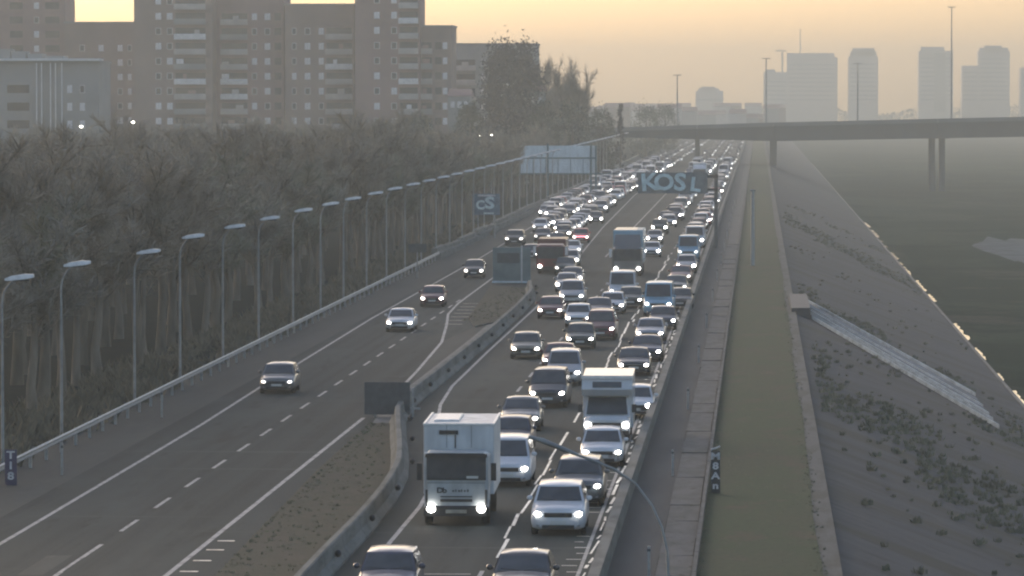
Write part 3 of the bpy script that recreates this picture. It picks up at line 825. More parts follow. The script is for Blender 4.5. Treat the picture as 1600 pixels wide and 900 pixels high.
def make_car(k, lod):
    t = empty('car_' + k if False else ('parked' if False else k))
    b, (fr, rr, sd_, hw, hood, belt, wb, L_, Hh, ze, ht) = body_mb(k)
    o = obj('body', b, PAINT['grey'], t)
    o.material_slots[0].link = 'OBJECT'; o.material_slots[0].material = PAINT['grey']
    us = [-.90,-.45,0,.45,.90]
    obj('windscreen', glass_patch(fr, us, [.10,.5,.90], (0,-.014,.010)), M['glass'], t)
    hl = MB(); zz = hood-.21
    lampm = M['head'] if lod == 0 else M['head_far'] if lod == 1 else M['head_far2']
    for s in (-1, 1):
        hl = MB(); hl.ell((0,0,0), (.125 if lod == 0 else .16,.09,.075 if lod == 0 else .11), 10, 6)
        h_ = obj('headlight', hl, lampm, t, (s*hw*.74, .05, zz)); h_.rotation_euler = (0, R(-10*s), R(22*s))
    if lod < 2:
        obj('rear_window', glass_patch(rr, us, [.35,.62,.90], (0,.014,.010)), M['glass'], t)
        for s in (-1, 1):
            for (t0_, t1_) in ((.05,.34),(.37,.64),(.67,.93)):
                g_ = glass_patch(lambda t_, v_: sd_(s, t_, v_), [t0_, (t0_+t1_)/2, t1_], [.2,.55,.90], (s*.010,0,.003))
                if k == 'van' and t0_ > .1: continue
                obj('side_window', g_, M['glass'], t)
        for s in (-1, 1):
            for y in (.78, L_-.85): put_wheel(t, s*(hw-.12), y, .31 if k not in ('suv','van') else .35, lod == 0)
        m_ = MB(); m_.box(-hw*.50, hw*.50, -.012, .05, hood-.32, hood-.17); obj('grille', m_, M['plastic'], t)
        m_ = MB(); m_.box(-hw*.58, hw*.58, -.010, .06, .24, .37); obj('lower_intake', m_, M['plastic'], t)
        m_ = MB(); m_.box(-.26, .26, -.03, -.012, .40, .51); obj('number_plate', m_, M['plate'], t)
        for s in (-1, 1):
            m_ = MB(); m_.ell((0,0,0), (.11,.07,.085), 8, 5)
            mo = obj('wing_mirror', m_, PAINT['grey'], t, (s*(hw+.07), wb+.38, belt+.08))
            mo.material_slots[0].link = 'OBJECT'; mo.material_slots[0].material = PAINT['grey']
    if lod == 0:
        m_ = MB(); m_.box(-hw*.52, hw*.52, -.020, -.0125, hood-.185, hood-.165); obj('grille_bar', m_, M['chrome'], t)
        for s in (-1, 1):
            m_ = MB(); m_.tube([(s*.05, wb-.12, belt+.04), (s*.62, wb-.06, belt+.09)], .012, 4); obj('wiper', m_, M['plastic'], t)
        for s in (-1, 1):
            m_ = MB(); m_.ell((s*hw*.72, .03, .36), (.07,.03,.05), 8, 4); obj('fog_light', m_, M['rim'], t)
    else:
        pass
    return t
def retint(t, c):
    for ch in t.children:
        if ch.name.split('.')[0] in ('body', 'wing_mirror') and ch.material_slots and ch.material_slots[0].link == 'OBJECT':
            ch.material_slots[0].material = PAINT[c]
PRO = {}
def car(k, c, p, lab, lod=0, cat=None, grp='vehicles queuing in the right hand carriageway', rz=0, ln=1):
    key = (k, lod)
    if key not in PRO:
        PRO[key] = make_car(k, lod); t = PRO[key]
    else:
        t = copy_tree(PRO[key])
    t.location = (p[0], p[1], 0.004); t.rotation_euler = (0, 0, R(rz))
    t.scale = (rnd.uniform(.95,1.04), ln, rnd.uniform(.95,1.05)) if lod else (1, ln, 1)
    retint(t, c)
    if lod:
        ms = rnd.choice(['head_far','head_far','head_far2','head_dim'] if lod == 1 else ['head_far','head_far2','head_far2','head_far3','head_far3'])
        for ch in t.children:
            if ch.name.startswith('headlight'):
                ch.material_slots[0].link = 'OBJECT'; ch.material_slots[0].material = M[ms]
    tag(t, lab, cat or {'suv':'car','van':'van','people_carrier':'car'}.get(k, 'car'), grp)
    return t
GQ = 'vehicles queuing in the right hand carriageway'
GL = 'vehicles in the left hand queue'
GF = 'cars driving on the free left carriageway'
cars = [
 # px, ground y, kind, colour, label, group
 (603, 948, 'hatchback','blue','dark blue car cut by the bottom edge in front of the white box truck', GQ),
 (812, 950, 'sedan','dark','dark grey car at the bottom edge in front of the nearest white car', GQ),
 (872, 838, 'suv','white','pale silver car with roof rails, nearest whole car in the right queue lane', GQ),
 (903, 792, 'suv','grey','dark grey car directly behind the nearest pale silver car', GQ),
 (940, 731, 'hatchback','white','white car right in front of the motorhome', GQ),
 (791, 762, 'people_carrier','white','small white van half hidden behind the white box truck', GQ),
 (796, 711, 'hatchback','blue','dark blue car behind the small white van', GQ),
 (812, 675, 'sedan','grey','grey low car with pale roof edge between the dark blue car and the black car', GQ),
 (855, 638, 'people_carrier','dark','black tall car in the middle lane behind the grey low car', GQ),
 (881, 604, 'people_carrier','silver','silver people carrier with bright lamps behind the black tall car', GQ),
 (871, 580, 'sedan','maroon','dark car mostly hidden behind the silver people carrier', GQ),
 (821, 562, 'hatchback','beige','dull beige and dark car alone in the leftmost queue lane', GQ),
 (906, 546, 'hatchback','green','dark green car with slanting lamps beside the dull red van', GQ),
 (938, 532, 'people_carrier','maroon','dull red van with a white waist line and one bright lamp', GQ),
 (903, 512, 'hatchback','white','white car partly hidden behind the dull red van', GQ),
 (935, 500, 'sedan','blue','dark blue low car behind the dull red van', GQ),
 (956, 491, 'hatchback','white','white car to the right behind the dark blue low car', GQ),
 (893, 478, 'people_carrier','silver','silver people carrier beside the maroon car in the merging lane', GQ),
 (859, 499, 'hatchback','maroon','maroon car at the far grass island edge in the merging lane', GQ),
 (884, 457, 'sedan','silver','silver low car behind the silver people carrier in the merging lane', GQ),
 (893, 446, 'sedan','grey','grey low car third in line behind the maroon car in the merging lane', GQ),
 (882, 430, 'sedan','green','dark low car following the dull red lorry in the merging lane', GL),
 (972, 474, 'van','white','white van with both lamps lit right in front of the blue topped lorry', GQ),
 (985, 482, 'hatchback','green','dark green car with a yellowish lamp beside the white van', GQ),
 (1028, 495, 'van','pale_blue','pale blue van with the brightest lamp of the queue', GQ),
 (1036, 516, 'hatchback','blue','dark blue car with one bright lamp just below the pale blue van', GQ),
 (1015, 536, 'sedan','silver','silver low car between two dark cars in the right queue lane', GQ),
 (1010, 566, 'sedan','blue','dark blue car close behind the grey low car in the right queue lane', GQ),
 (990, 588, 'sedan','dark','dark green grey low car behind the motorhome with lit lamps', GQ),
 (1062, 484, 'hatchback','dark','dark car squeezed between the pale blue van and the right wall', GQ),
 (1085, 388, 'van','white','white high van farthest up of the near right lane vans', GQ),
 (1075, 409, 'van','pale_blue','pale green blue van just in front of the white high van', GQ),
 (1072, 427, 'hatchback','silver','silver car in front of the pale green blue van', GQ),
 (1063, 443, 'sedan','maroon','red brown low car in front of the silver car at the right wall', GQ),
 (1056, 460, 'sedan','green','green low car in front of the red brown car at the right wall', GQ),
 (1018, 402, 'hatchback','white','white car right of the blue topped lorry', GQ),
 (1022, 381, 'hatchback','silver','silver car behind the lorry with pale bonnet', GQ),
 (1030, 366, 'suv','green','dark green tall car with pale roof behind the lorry', GQ),
 (1040, 349, 'sedan','dark','dark low car with one bright lamp beyond the lorry', GQ),
 (1059, 334, 'hatchback','dark','dark car with two round lamps beyond the lorry', GQ),
 (1091, 363, 'hatchback','maroon','red car partly hidden by the white high van', GQ),
 (1102, 334, 'suv','white','white tall car close to the right wall beyond the vans', GQ),
 (847, 360, 'hatchback','dark','dark car with two bright round lamps in the left queue', GL),
 (878, 367, 'suv','silver','silver tall car left of the bright red car', GL),
 (900, 357, 'sedan','white','white low car just behind the bright red car', GL),
 (907, 380, 'hatchback','red','bright red car with a pale pink band in the left queue', GL),
 (870, 386, 'sedan','green','dark green low car in front of the silver tall car', GL),
 (829, 408, 'hatchback','dark','dark car with one lamp just behind the teal board', GL),
 (931, 350, 'hatchback','dark','dark car with a pair of lamps at the right side of the left queue', GL),
 (862, 342, 'suv','silver','silver framed car at the left wall in the left queue', GL),
 (938, 333, 'suv','silver','silver tall car with a bright right lamp in the left queue', GL),
 (904, 326, 'sedan','white','white low car in the middle of the left queue', GL),
 (937, 318, 'people_carrier','grey','grey tall car ahead of the white low car in the left queue', GL),
 (868, 404, 'sedan','grey','grey low car just ahead of the dull red lorry in the left queue', GL),
 (889, 417, 'hatchback','silver','silver hatchback between the dull red lorry and the free strip of road', GL),
 (893, 400, 'sedan','white','white low car right of the dull red lorry in the left queue', GL),
 (847, 378, 'hatchback','blue','dark blue hatchback behind the teal board in the left queue', GL),
 (917, 338, 'hatchback','silver','silver hatchback between two bright lamped cars in the left queue', GL),
 (871, 352, 'sedan','dark','black low car beside the silver framed car in the left queue', GL),
 (432, 616, 'hatchback','grey','dark grey car with pale roof edge driving on the left edge line', GF),
 (624, 519, 'sedan','white','bright white car on the free left carriageway', GF),
 (675, 480, 'hatchback','maroon','dark maroon car following the bright white car', GF),
 (740, 435, 'hatchback','dark','dark car with pale roof line beside the teal board', GF),
 (803, 384, 'suv','dark','dark small car farthest up on the free left carriageway', GF),
]
occupied = []
for (px, py, k, c, lab, grp) in cars:
    p = G(px, py)
    lod = 0 if py > 470 else 1
    t = car(k, c, p, lab, lod, grp=grp, rz=rnd.uniform(-1, 1))
    if px == 432:
        for ch in t.children:
            if ch.name.startswith('headlight'):
                ch.material_slots[0].link = 'OBJECT'; ch.material_slots[0].material = M['head_dim']
    occupied.append((p.x, p.y))
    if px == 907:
        m_ = MB(); m_.box(-.5,.5,-.05,-.02,.62,.72); obj('pink_band', m_, M['pink_glow'], t)  # highlight on the red car drawn as a glowing band, no lamp

# ---- box lorries
def headl(t, x, z, r=.13, y=-.03):
    h_ = MB(); h_.ell((0,0,0), (r,.07,r*.85), 10, 6); obj('headlight', h_, M['head'], t, (x, y, z))
def soft_box(b, x0,x1,y0,y1,z0,z1,e=.06,mi=0):
    """box with chamfered vertical and top edges"""
    pts = [(x0+e,y0),(x1-e,y0),(x1,y0+e),(x1,y1-e),(x1-e,y1),(x0+e,y1),(x0,y1-e),(x0,y0+e)]
    vs = [(x,y,z0) for x,y in pts]+[(x,y,z1-e) for x,y in pts]+[(lerp(x,(x0+x1)/2,e*1.2/(x1-x0)*2),lerp(y,(y0+y1)/2,e/(y1-y0)*2),z1) for x,y in pts]
    fs = [(r*8+i, r*8+(i+1)%8, r*8+8+(i+1)%8, r*8+8+i) for r in range(2) for i in range(8)] + [tuple(range(8))[::-1], tuple(range(16,24))]
    b.add(vs, fs, mi)
p = G(713, 822)
t = empty('box_truck', (p.x, p.y, 0), R(1.0)); tag(t, 'white box truck with dark windscreen leading the left lane of the queue', 'truck', GQ)
W_ = M['truck_white'] = mat('truck_white_paint', (.58,.60,.60), .45, 0, .5, .16, 1.6, stretch=(1,1,.35))
W2 = M['truck_grey'] = mat('truck_panel_paint', (.40,.43,.43), .5, 0, .5, .18, 2.2, stretch=(1,1,.5))
b = MB(); soft_box(b, -1.10,1.10,0,1.65,.62,2.52,.12); obj('cab', b, W2, t)
b = MB(); soft_box(b, -1.02,1.02,-.03,.05,1.58,2.50,.03); obj('windscreen', b, M['glass'], t)
b = MB(); b.box(-1.06,1.06,-.10,-.035,2.36,2.50); obj('sun_visor', b, M['plastic'], t)
b = MB(); soft_box(b, -1.22,1.22,1.75,7.3,.95,3.36,.04); obj('cargo_box', b, W_, t)
b = MB(); b.box(-1.24,1.24,1.72,1.80,3.34,3.40); b.box(-1.24,-1.16,1.80,7.3,3.362,3.40); b.box(1.16,1.24,1.80,7.3,3.362,3.40); obj('box_rim', b, M['lamp_head'], t)
b = MB(); soft_box(b, -.95,-.05,3.2,6.4,3.362,3.43,.03); obj('roof_panel', b, M['lamp_head'], t)
b = MB(); b.box(-.68,-.02,1.70,1.745,3.02,3.16); obj('vent', b, M['plastic'], t)
b = MB(); b.box(-.14,-.10,1.71,1.745,2.55,3.0); obj('cable', b, M['plastic'], t)
b = MB(); soft_box(b, -1.12,1.12,-.08,.35,.34,.70,.08); obj('bumper', b, M['plastic'], t)
for s in (-1,1): headl(t, s*.86, .60, .15, -.10)
b = MB(); b.box(-.36,.36,-.11,-.085,.45,.57); obj('number_plate', b, mat('pale_plate', (.42,.38,.30), .5), t)
b = MB(); b.box(-.55,.55,-.02,.0,.83,.93); b.box(-.55,.55,-.02,.0,.99,1.03); obj('grille', b, M['plastic'], t)
for s in (-1,1):
    b = MB(); b.box(s*1.02-.04,s*1.02+.04,-.015,.02,.72,1.25); obj('air_slot', b, M['plastic'], t)
    b = MB(); b.box(min(s*1.18,s*1.36),max(s*1.18,s*1.36),.15,.24,1.55,2.15); obj('wing_mirror', b, M['plastic'], t)
    b = MB(); b.ell((s*1.02,-.06,2.50), (.08,.05,.05), 8, 5); obj('roof_lamp', b, M['lamp_head'], t)
put_text(t, 'D', .26, (-.56,-.015,1.22), M['graf_dark'], .008, 1.2, 1, 'logo_mark')
put_text(t, 'b', .26, (-.40,-.015,1.22), M['graf_dark'], .008, 1.2, 1, 'logo_mark')
for i, wd_ in enumerate((.07,.05,.08,.05,.06,.07)):
    b = MB(); x0 = -.14+i*.10; b.box(x0,x0+wd_,-.012,.001,1.17,1.24+.02*(i%2)); obj('faint_letter', b, W2 if False else M['sign_back'], t)
for s in (-1,1):
    b = MB(); b.box(-.62*s-.42 if False else min(s*.05,s*.95), max(s*.05,s*.95), -.045,-.032,1.60,1.63); obj('wiper', b, M['plastic'], t)
b = MB(); b.box(-.9,.9,.4,7.1,.45,.93); obj('chassis', b, M['plastic'], t)
for x_ in (-.42, .44):
    b = MB(); b.box(x_-.008,x_+.008,1.742,1.748,2.56,3.33); obj('panel_seam', b, M['sign_back'], t)
b = MB(); b.box(-1.0,1.0,-.012,-.002,1.475,1.49); obj('panel_seam', b, M['sign_back'], t)
b = MB(); b.ell((-.45,.30,1.86), (.17,.12,.20), 8, 6); b.ell((-.45,.34,1.62), (.26,.14,.16), 8, 6); obj('driver_seat', b, M['interior'], t)
b = MB(); b.box(.35,.75,-.036,-.031,1.64,1.72); obj('permit_card', b, M['plate'], t)
for s in (-1,1):
    put_wheel(t, s*.98, .95, .42, True, 1.3); put_wheel(t, s*.98, 5.6, .42, True, 1.6)

p = G(948, 692)
t = empty('motorhome', (p.x, p.y, 0), R(.5)); tag(t, 'white motorhome with cab bunk window in the right queue lane', 'motorhome', GQ)
b = MB(); soft_box(b, -.98,.98,.0,2.4,.38,1.12,.15); obj('bonnet', b, PAINT['white'], t)
b = MB()
b.add([(-.97,.55,1.08),(.97,.55,1.08),(.97,2.4,1.08),(-.97,2.4,1.08),(-.86,1.15,1.95),(.86,1.15,1.95),(.86,2.4,1.95),(-.86,2.4,1.95)], [(3,2,1,0),(4,5,6,7),(0,1,5,4),(1,2,6,5),(2,3,7,6),(3,0,4,7)])
obj('cab', b, PAINT['white'], t)
b = MB(); b.add([(-.88,.58,1.17),(.88,.58,1.17),(.80,1.08,1.88),(-.80,1.08,1.88)], [(0,1,2,3)]); o = obj('windscreen', b, M['glass'], t); o.location = (0,-.03,.01)
b = MB()
b.add([(-1.08,.75,1.97),(1.08,.75,1.97),(1.08,.45,2.25),(-1.08,.45,2.25),(1.08,.60,2.72),(-1.08,.60,2.72),(-1.08,6.4,.5),(1.08,6.4,.5),(1.08,6.4,2.82),(-1.08,6.4,2.82),(-1.08,2.3,.5),(1.08,2.3,.5),(1.08,2.3,1.97),(-1.08,2.3,1.97)],
      [(0,1,2,3),(3,2,4,5),(5,4,8,9),(10,11,12,13)[::-1],(13,12,1,0)[::-1],(6,9,8,7)[::-1],(1,12,11,7,8,4,2),(0,3,5,9,6,10,13),(10,6,7,11)])
obj('coachwork', b, PAINT['white'], t)
b = MB(); b.box(-1.10,1.10,.50,.62,2.70,2.84); obj('roof_rail', b, M['lamp_head'], t)
b = MB(); b.add([(-.62,.44,2.33),(.62,.44,2.33),(.62,.51,2.58),(-.62,.51,2.58)], [(0,1,2,3)]); obj('bunk_window', b, M['glass'], t)
for s in (-1,1):
    headl(t, s*.80, .76, .15, .01)
    b = MB(); b.box(min(s*1.05,s*1.25),max(s*1.05,s*1.25),.75,.85,1.25,1.6); obj('wing_mirror', b, M['plastic'], t)
    put_wheel(t, s*.85, 1.0, .34); put_wheel(t, s*.88, 4.9, .34)
b = MB(); b.box(-.62,.62,-.02,.04,.66,.86); obj('grille', b, M['plastic'], t)
b = MB(); b.box(-.95,.95,-.05,.1,.34,.52); obj('bumper', b, M['plastic'], t)
b = MB(); b.box(-.26,.26,-.07,-.052,.40,.51); obj('number_plate', b, M['plate'], t)
car('hatchback', 'white', G(992, 655), 'white car peeping out to the right behind the motorhome', 1)

def lorry(px, py, lab, paint, dark, w_=2.5, h_=3.8, L_=11, grp=GQ):
    p = G(px, py)
    t = empty('lorry', (p.x, p.y, 0)); tag(t, lab, 'lorry', grp); hw = w_/2
    b = MB(); soft_box(b, -hw,hw,0,2.2,.5,2.45,.15); obj('cab', b, dark, t)
    b = MB(); soft_box(b, -hw+.12,hw-.12,-.03,.06,1.30,2.30,.03); obj('windscreen', b, M['glass'], t)
    b = MB(); b.add([(-hw+.1,.3,2.46),(hw-.1,.3,2.46),(hw-.1,2.0,2.46),(-hw+.1,2.0,2.46),(-hw+.22,1.35,h_-.35),(hw-.22,1.35,h_-.35),(hw-.22,2.0,h_-.35),(-hw+.22,2.0,h_-.35)],
        [(4,5,6,7),(0,1,5,4),(1,2,6,5),(2,3,7,6),(3,0,4,7)]); obj('wind_deflector', b, dark, t)
    b = MB(); soft_box(b, -hw,hw,2.5,L_,1.0,h_,.05); obj('cargo_box', b, paint, t)
    b = MB(); b.box(-.9,.9,2.25,L_-.2,.5,.98); obj('chassis', b, M['plastic'], t)
    b = MB(); soft_box(b, -hw,hw,-.08,.3,.3,.62,.06); obj('bumper', b, M['plastic'], t)
    for s in (-1,1):
        headl(t, s*(hw-.3), .66, .15, -.09)
        b = MB(); b.box(min(s*(hw+.05),s*(hw+.25)),max(s*(hw+.05),s*(hw+.25)),.1,.2,1.6,2.3); obj('wing_mirror', b, M['lamp_head'], t)
        for y in (1.0, 5.5, L_-1.5): put_wheel(t, s*(hw-.25), y, .48, False, 1.5)
    return t
lorry(980, 432, 'tall lorry with pale blue roof standing between the two queue lanes', PAINT['pale_blue'], PAINT['grey'])
lorry(860, 428, 'dull dark red lorry in the left queue beside the teal board', PAINT['maroon'], PAINT['maroon'], 2.4, 2.9, 8, GL)
p = G(1092, 281)
lorry(1093, 284, 'pale lorry far up between the queues above the sprayed gantry sign', PAINT['white'], PAINT['white'], 2.5, 3.4, 9)

# ---- the rest of the queue, lane by lane towards the bridge
colw = ['white']*5 + ['silver']*6 + ['grey']*4 + ['dark']*5 + ['blue']*2 + ['maroon'] + ['red']*1 + ['green']
NICE = {'white':'white','silver':'silver','grey':'grey','dark':'black','blue':'dark blue','maroon':'maroon','red':'red','green':'dark green'}
def lane_x(l, y):
    if l == 0: return -6.6
    if l == 1: return -10.3
    if l == 2: return -13.4
    base = {3: -21.0, 4: -24.2, 5: -27.2}[l]
    return base + (.0015*(y-450) if y > 900 else 0) - (0 if y > 420 else 0)
LN = {0:'wall side right lane', 1:'second right lane', 2:'third right lane', 3:'inner left lane', 4:'middle left lane', 5:'outer left lane'}
KN = {'hatchback':'hatchback', 'sedan':'low car', 'suv':'tall car', 'people_carrier':'boxy car', 'van':'van'}
n_fill = 0
far_pts = []
for l in range(6):
    y = {0:560, 1:590, 2:730, 3:640, 4:600, 5:660}[l] + rnd.uniform(0,5)
    while y < 1750:
        x = lane_x(l, y) + rnd.uniform(-.3,.3)
        near = any(abs(x-a) < 2.0 and -5.5 < y-b_ < 6.5 for a, b_ in occupied)
        if not near and not (l in (2,) and 700 < y < 880) and rnd.random() < .93:
            if y < 1010:
                kk = rnd.choice(['hatchback','hatchback','sedan','sedan','suv','suv','people_carrier','van'])
                c = rnd.choice(colw)
                if kk == 'van': c = 'white'
                zone = 'below the sprayed sign' if y < 720 else ('above the sprayed sign' if y < 900 else 'before the bridge')
                tt = car(kk, c, (x, y), f'{NICE[c]} {KN[kk]}, lamps lit, in the {LN[l]}, {zone}', 2 if y > 560 else 1, grp=(GQ if l < 3 else GL))
                n_fill += 1
            else:
                far_pts.append((x + rnd.uniform(-.5,.5), y))
            occupied.append((x, y))
        y += 8.2 * rnd.uniform(.9, 1.5) + (2.0 if l in (2,5) else 0)
# mid queue cars that fill gaps of the left lanes and second lane
for l, y0, y1 in ((3, 470, 640), (4, 500, 600), (1, 520, 590), (0, 470, 560), (5, 560, 660)):
    y = y0
    while y < y1:
        x = lane_x(l, y) + rnd.uniform(-.3,.3)
        if not any(abs(x-a) < 2.1 and -6 < y-b_ < 6.5 for a, b_ in occupied):
            kk = rnd.choice(['hatchback','sedan','suv']); c = rnd.choice(colw)
            car(kk, c, (x, y), f'{NICE[c]} {KN[kk]}, lamps lit, in the {LN[l]}, close to the lorries', 1, grp=(GQ if l < 3 else GL))
            occupied.append((x, y)); n_fill += 1
        y += 7
fb = MB()
for (x, y) in far_pts:
    mi = rnd.choice([0,0,1,1,2,3])
    fb.box(x-.88, x+.88, y, y+4.3, .25, .92, mi)
    fb.add([(x-.82,y+1,.92),(x+.82,y+1,.92),(x+.82,y+4,.92),(x-.82,y+4,.92),(x-.66,y+1.7,1.45),(x+.66,y+1.7,1.45),(x+.66,y+3.6,1.45),(x-.66,y+3.6,1.45)], [(4,5,6,7),(1,2,6,5),(2,3,7,6),(3,0,4,7)], mi)
    fb.add([(x-.8,y+.98,.93),(x+.8,y+.98,.93),(x+.64,y+1.68,1.43),(x-.64,y+1.68,1.43)], [(0,1,2,3)], 5)
    if rnd.random() < .55:
      for s in (-1,1): fb.box(x+s*.66-.17, x+s*.66+.17, y-.05, y-.003, .58, .8, 4)
o = obj('distant_traffic', fb, [PAINT['white'], PAINT['silver'], PAINT['dark'], PAINT['grey'], M['head_far3'], M['glass']])
tag(o, 'mass of tiny cars with lit lamps continuing under and beyond the bridge', 'traffic', None, 'stuff')

# ------------------------------------------------------------------ bridge
def road_sheet_box(x0, x1, zA0, zA1, zB0, zB1, y0, y1):
    """slab between x0 and x1 with bottom/top heights A at x0 and B at x1"""
    b = MB()
    b.add([(x0,y0,zA0),(x1,y0,zB0),(x1,y1,zB0),(x0,y1,zA0),(x0,y0,zA1),(x1,y0,zB1),(x1,y1,zB1),(x0,y1,zA1)],
          [(3,2,1,0),(4,5,6,7),(0,1,5,4),(1,2,6,5),(2,3,7,6),(3,0,4,7)])
    return b
YB = 1050.0
br = empty('motorway_bridge', (0, YB, 0)); tag(br, 'long flat concrete bridge crossing the motorway and the river channel', 'bridge')
sb_ = YB/FPX
spans = [(-62,-42),(-42,-14.2),(-14.2,3.5),(3.5,41.5),(41.5,80),(80,120),(120,160),(160,200)]
def ztop(x):
    px = 1185 + x/sb_
    ytop = 199 - (px-960)*(199-191)/250 if px < 1210 else 191 - (px-1210)*(191-182)/390
    return H-(ytop-160)*sb_
def zbot(x):
    px = 1185 + x/sb_
    yb = 214 + (px-960)*(220-214)/250 if px < 1210 else 220 - (px-1210)*(220-213)/390
    return H-(yb-160)*sb_
for (x0, x1) in spans:
    za, zb_ = max(zbot(x0), 4.6), max(zbot(x1), 4.6)
    if x0 >= 80: za, zb_ = 6.6, 6.6
    ta, tb_ = min(ztop(x0), 11.6), min(ztop(x1), 11.6)
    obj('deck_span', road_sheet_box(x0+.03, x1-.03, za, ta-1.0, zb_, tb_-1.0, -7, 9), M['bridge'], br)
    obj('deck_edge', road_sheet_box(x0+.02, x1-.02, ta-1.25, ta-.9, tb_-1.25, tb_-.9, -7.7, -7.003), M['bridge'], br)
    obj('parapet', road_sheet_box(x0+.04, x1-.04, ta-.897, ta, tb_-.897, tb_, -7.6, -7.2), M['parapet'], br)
for x0, zb_, wd in ((-42,0,1.2), (-14.2,0,1.0), (3.5,0,1.6), (80,-6.3,1), (120,-6.3,1), (160,-6.3,1)):
    b = MB(); b.box(x0-wd/2, x0+wd/2, -5, 7, zb_-.3, 5.9); obj('pier', b, M['bridge'], br)
for dx in (-1.2, 1.15):
    b = MB(); b.tube([(41.5+dx,-3,-6.5),(41.5+dx,-3,6.6)], [.80,.76], 12); obj('pier', b, M['bridge'], br)
b = MB(); b.box(38.8,44.2,-4.5,6,6.1,6.85); obj('pier_cap', b, M['bridge'], br)
# approach ramp and embankment at the left end
b = MB(); b.add([(-62,-8,0),(-62,-8,8.0),(-62,10,8.0),(-62,10,0),(-140,-8,-.2),(-140,10,-.2)], [(0,1,4),(3,5,2),(1,2,5,4),(0,4,5,3),(0,3,2,1)])
obj('approach_ramp', b, M['bridge'], br)
# light masts rising from the bridge
for (px, ytop_, lab, grp) in ((1486, 12, 'tallest thin mast rising above the bridge at right', None), (1197, 92, 'thin mast in front of the leftmost far tower', None), (1340, 100, 'thin mast in front of the slim far tower', None), (1058, 118, 'thin double headed mast above the left end of the bridge', None)):
    x = (px-1185)*sb_
    t = empty('light_mast', (x, YB+5, 0)); tag(t, lab, 'mast')
    zt_ = H + (160-ytop_)*sb_
    b = MB(); b.tube([(0,0,8),(0,0,zt_)], [.22,.12], 6); obj('shaft', b, M['pole'], t)
    b = MB(); b.box(-1.0,1.0,-.15,.15,zt_,zt_+.2); obj('crosshead', b, M['pole'], t)

# ------------------------------------------------------------------ far towers
def tower(px0, px1, ytop_, Y, lab, m, steps=(), name='tower_block', band=None, depth=22, rows=0):
    s = Y/FPX
    x0, x1 = (px0-1185)*s, (px1-1185)*s; zt_ = H+(160-ytop_)*s
    t = empty(name, ((x0+x1)/2, Y, 0)); tag(t, lab, 'tower')
    hw = (x1-x0)/2
    b = MB(); b.box(-hw,hw,0,depth,-.5,zt_); obj('wall', b, m, t)
    for (f0, f1, dh) in steps:
        b = MB(); b.box(-hw+2*hw*f0, -hw+2*hw*f1, 2, depth-2, zt_+.01, zt_+dh); obj('roof_storey', b, m, t)
    nfl = int((zt_-4)/3.2)
    wm_ = None
    for k in range(nfl):
        z = 3+3.2*k
        if z < 14: continue
        if wm_ is None:
            w_ = MB(); w_.box(-hw*.88, hw*.88, -.12, .05, 0, 1.3); wm_ = w_.mesh('window_band', M['tower_glass'])
        link('window_band', wm_, t, (0, -.05, z))
    if band:
        b = MB(); b.box(-hw+2*hw*band[0], -hw+2*hw*band[1], -.8, -.15, 8, zt_-1.5); obj('pale_bay', b, M['tower_pale'], t)
    return t
tower(1193, 1229, 113, 3200, 'low square tower at the left of the broad far tower', M['tower'], ((.1,.5,2),))
t = tower(1229, 1308, 90, 3300, 'broadest far tower with flat stepped roof', M['tower'], ((.0,.94,3.2),))
tower(1325, 1371, 88, 3250, 'slim far tower with narrower rounded top', M['tower'], ((.06,.94,3.5),(.12,.88,5.8)))
tower(1434, 1487, 80, 3150, 'far tower with a pale striped bay left of the thin mast', M['tower'], ((.06,.75,2.8),), band=(.45,.78))
tower(1526, 1575, 80, 3200, 'tall far tower with domed roof at right', M['tower'], ((.05,.95,2.2),(.2,.75,3.8)))
tower(1501, 1526, 103, 3180, 'lower wing attached left of the domed far tower', M['tower'], ())
tower(1592, 1660, 106, 3100, 'far tower cut by the right edge of the photo', M['tower'], ())
tower(1087, 1130, 142, 3300, 'low far block with rounded roof above the bridge', M['tower'], ((.1,.85,2.0),(.2,.7,3.2)))
s = 3300/FPX
t = empty('tower_crane', ((1222-1185)*s, 3290, 0)); tag(t, 'thin tower crane beside the broadest far tower', 'crane')
b = MB(); b.box(-.6,.6,-.6,.6,0,H+78*s); obj('mast', b, M['pole'], t)
b = MB(); b.box(-5,3,-.4,.4,H+79*s,H+81*s); obj('jib', b, M['pole'], t)
t = empty('roof_antenna', ((1250-1185)*s, 3312, H+70*s)); tag(t, 'thin antenna on the roof of the broadest far tower', 'antenna')
b = MB(); b.tube([(0,0,0),(0,0,45*s)], [.5,.25], 6); obj('rod', b, M['pole'], t)
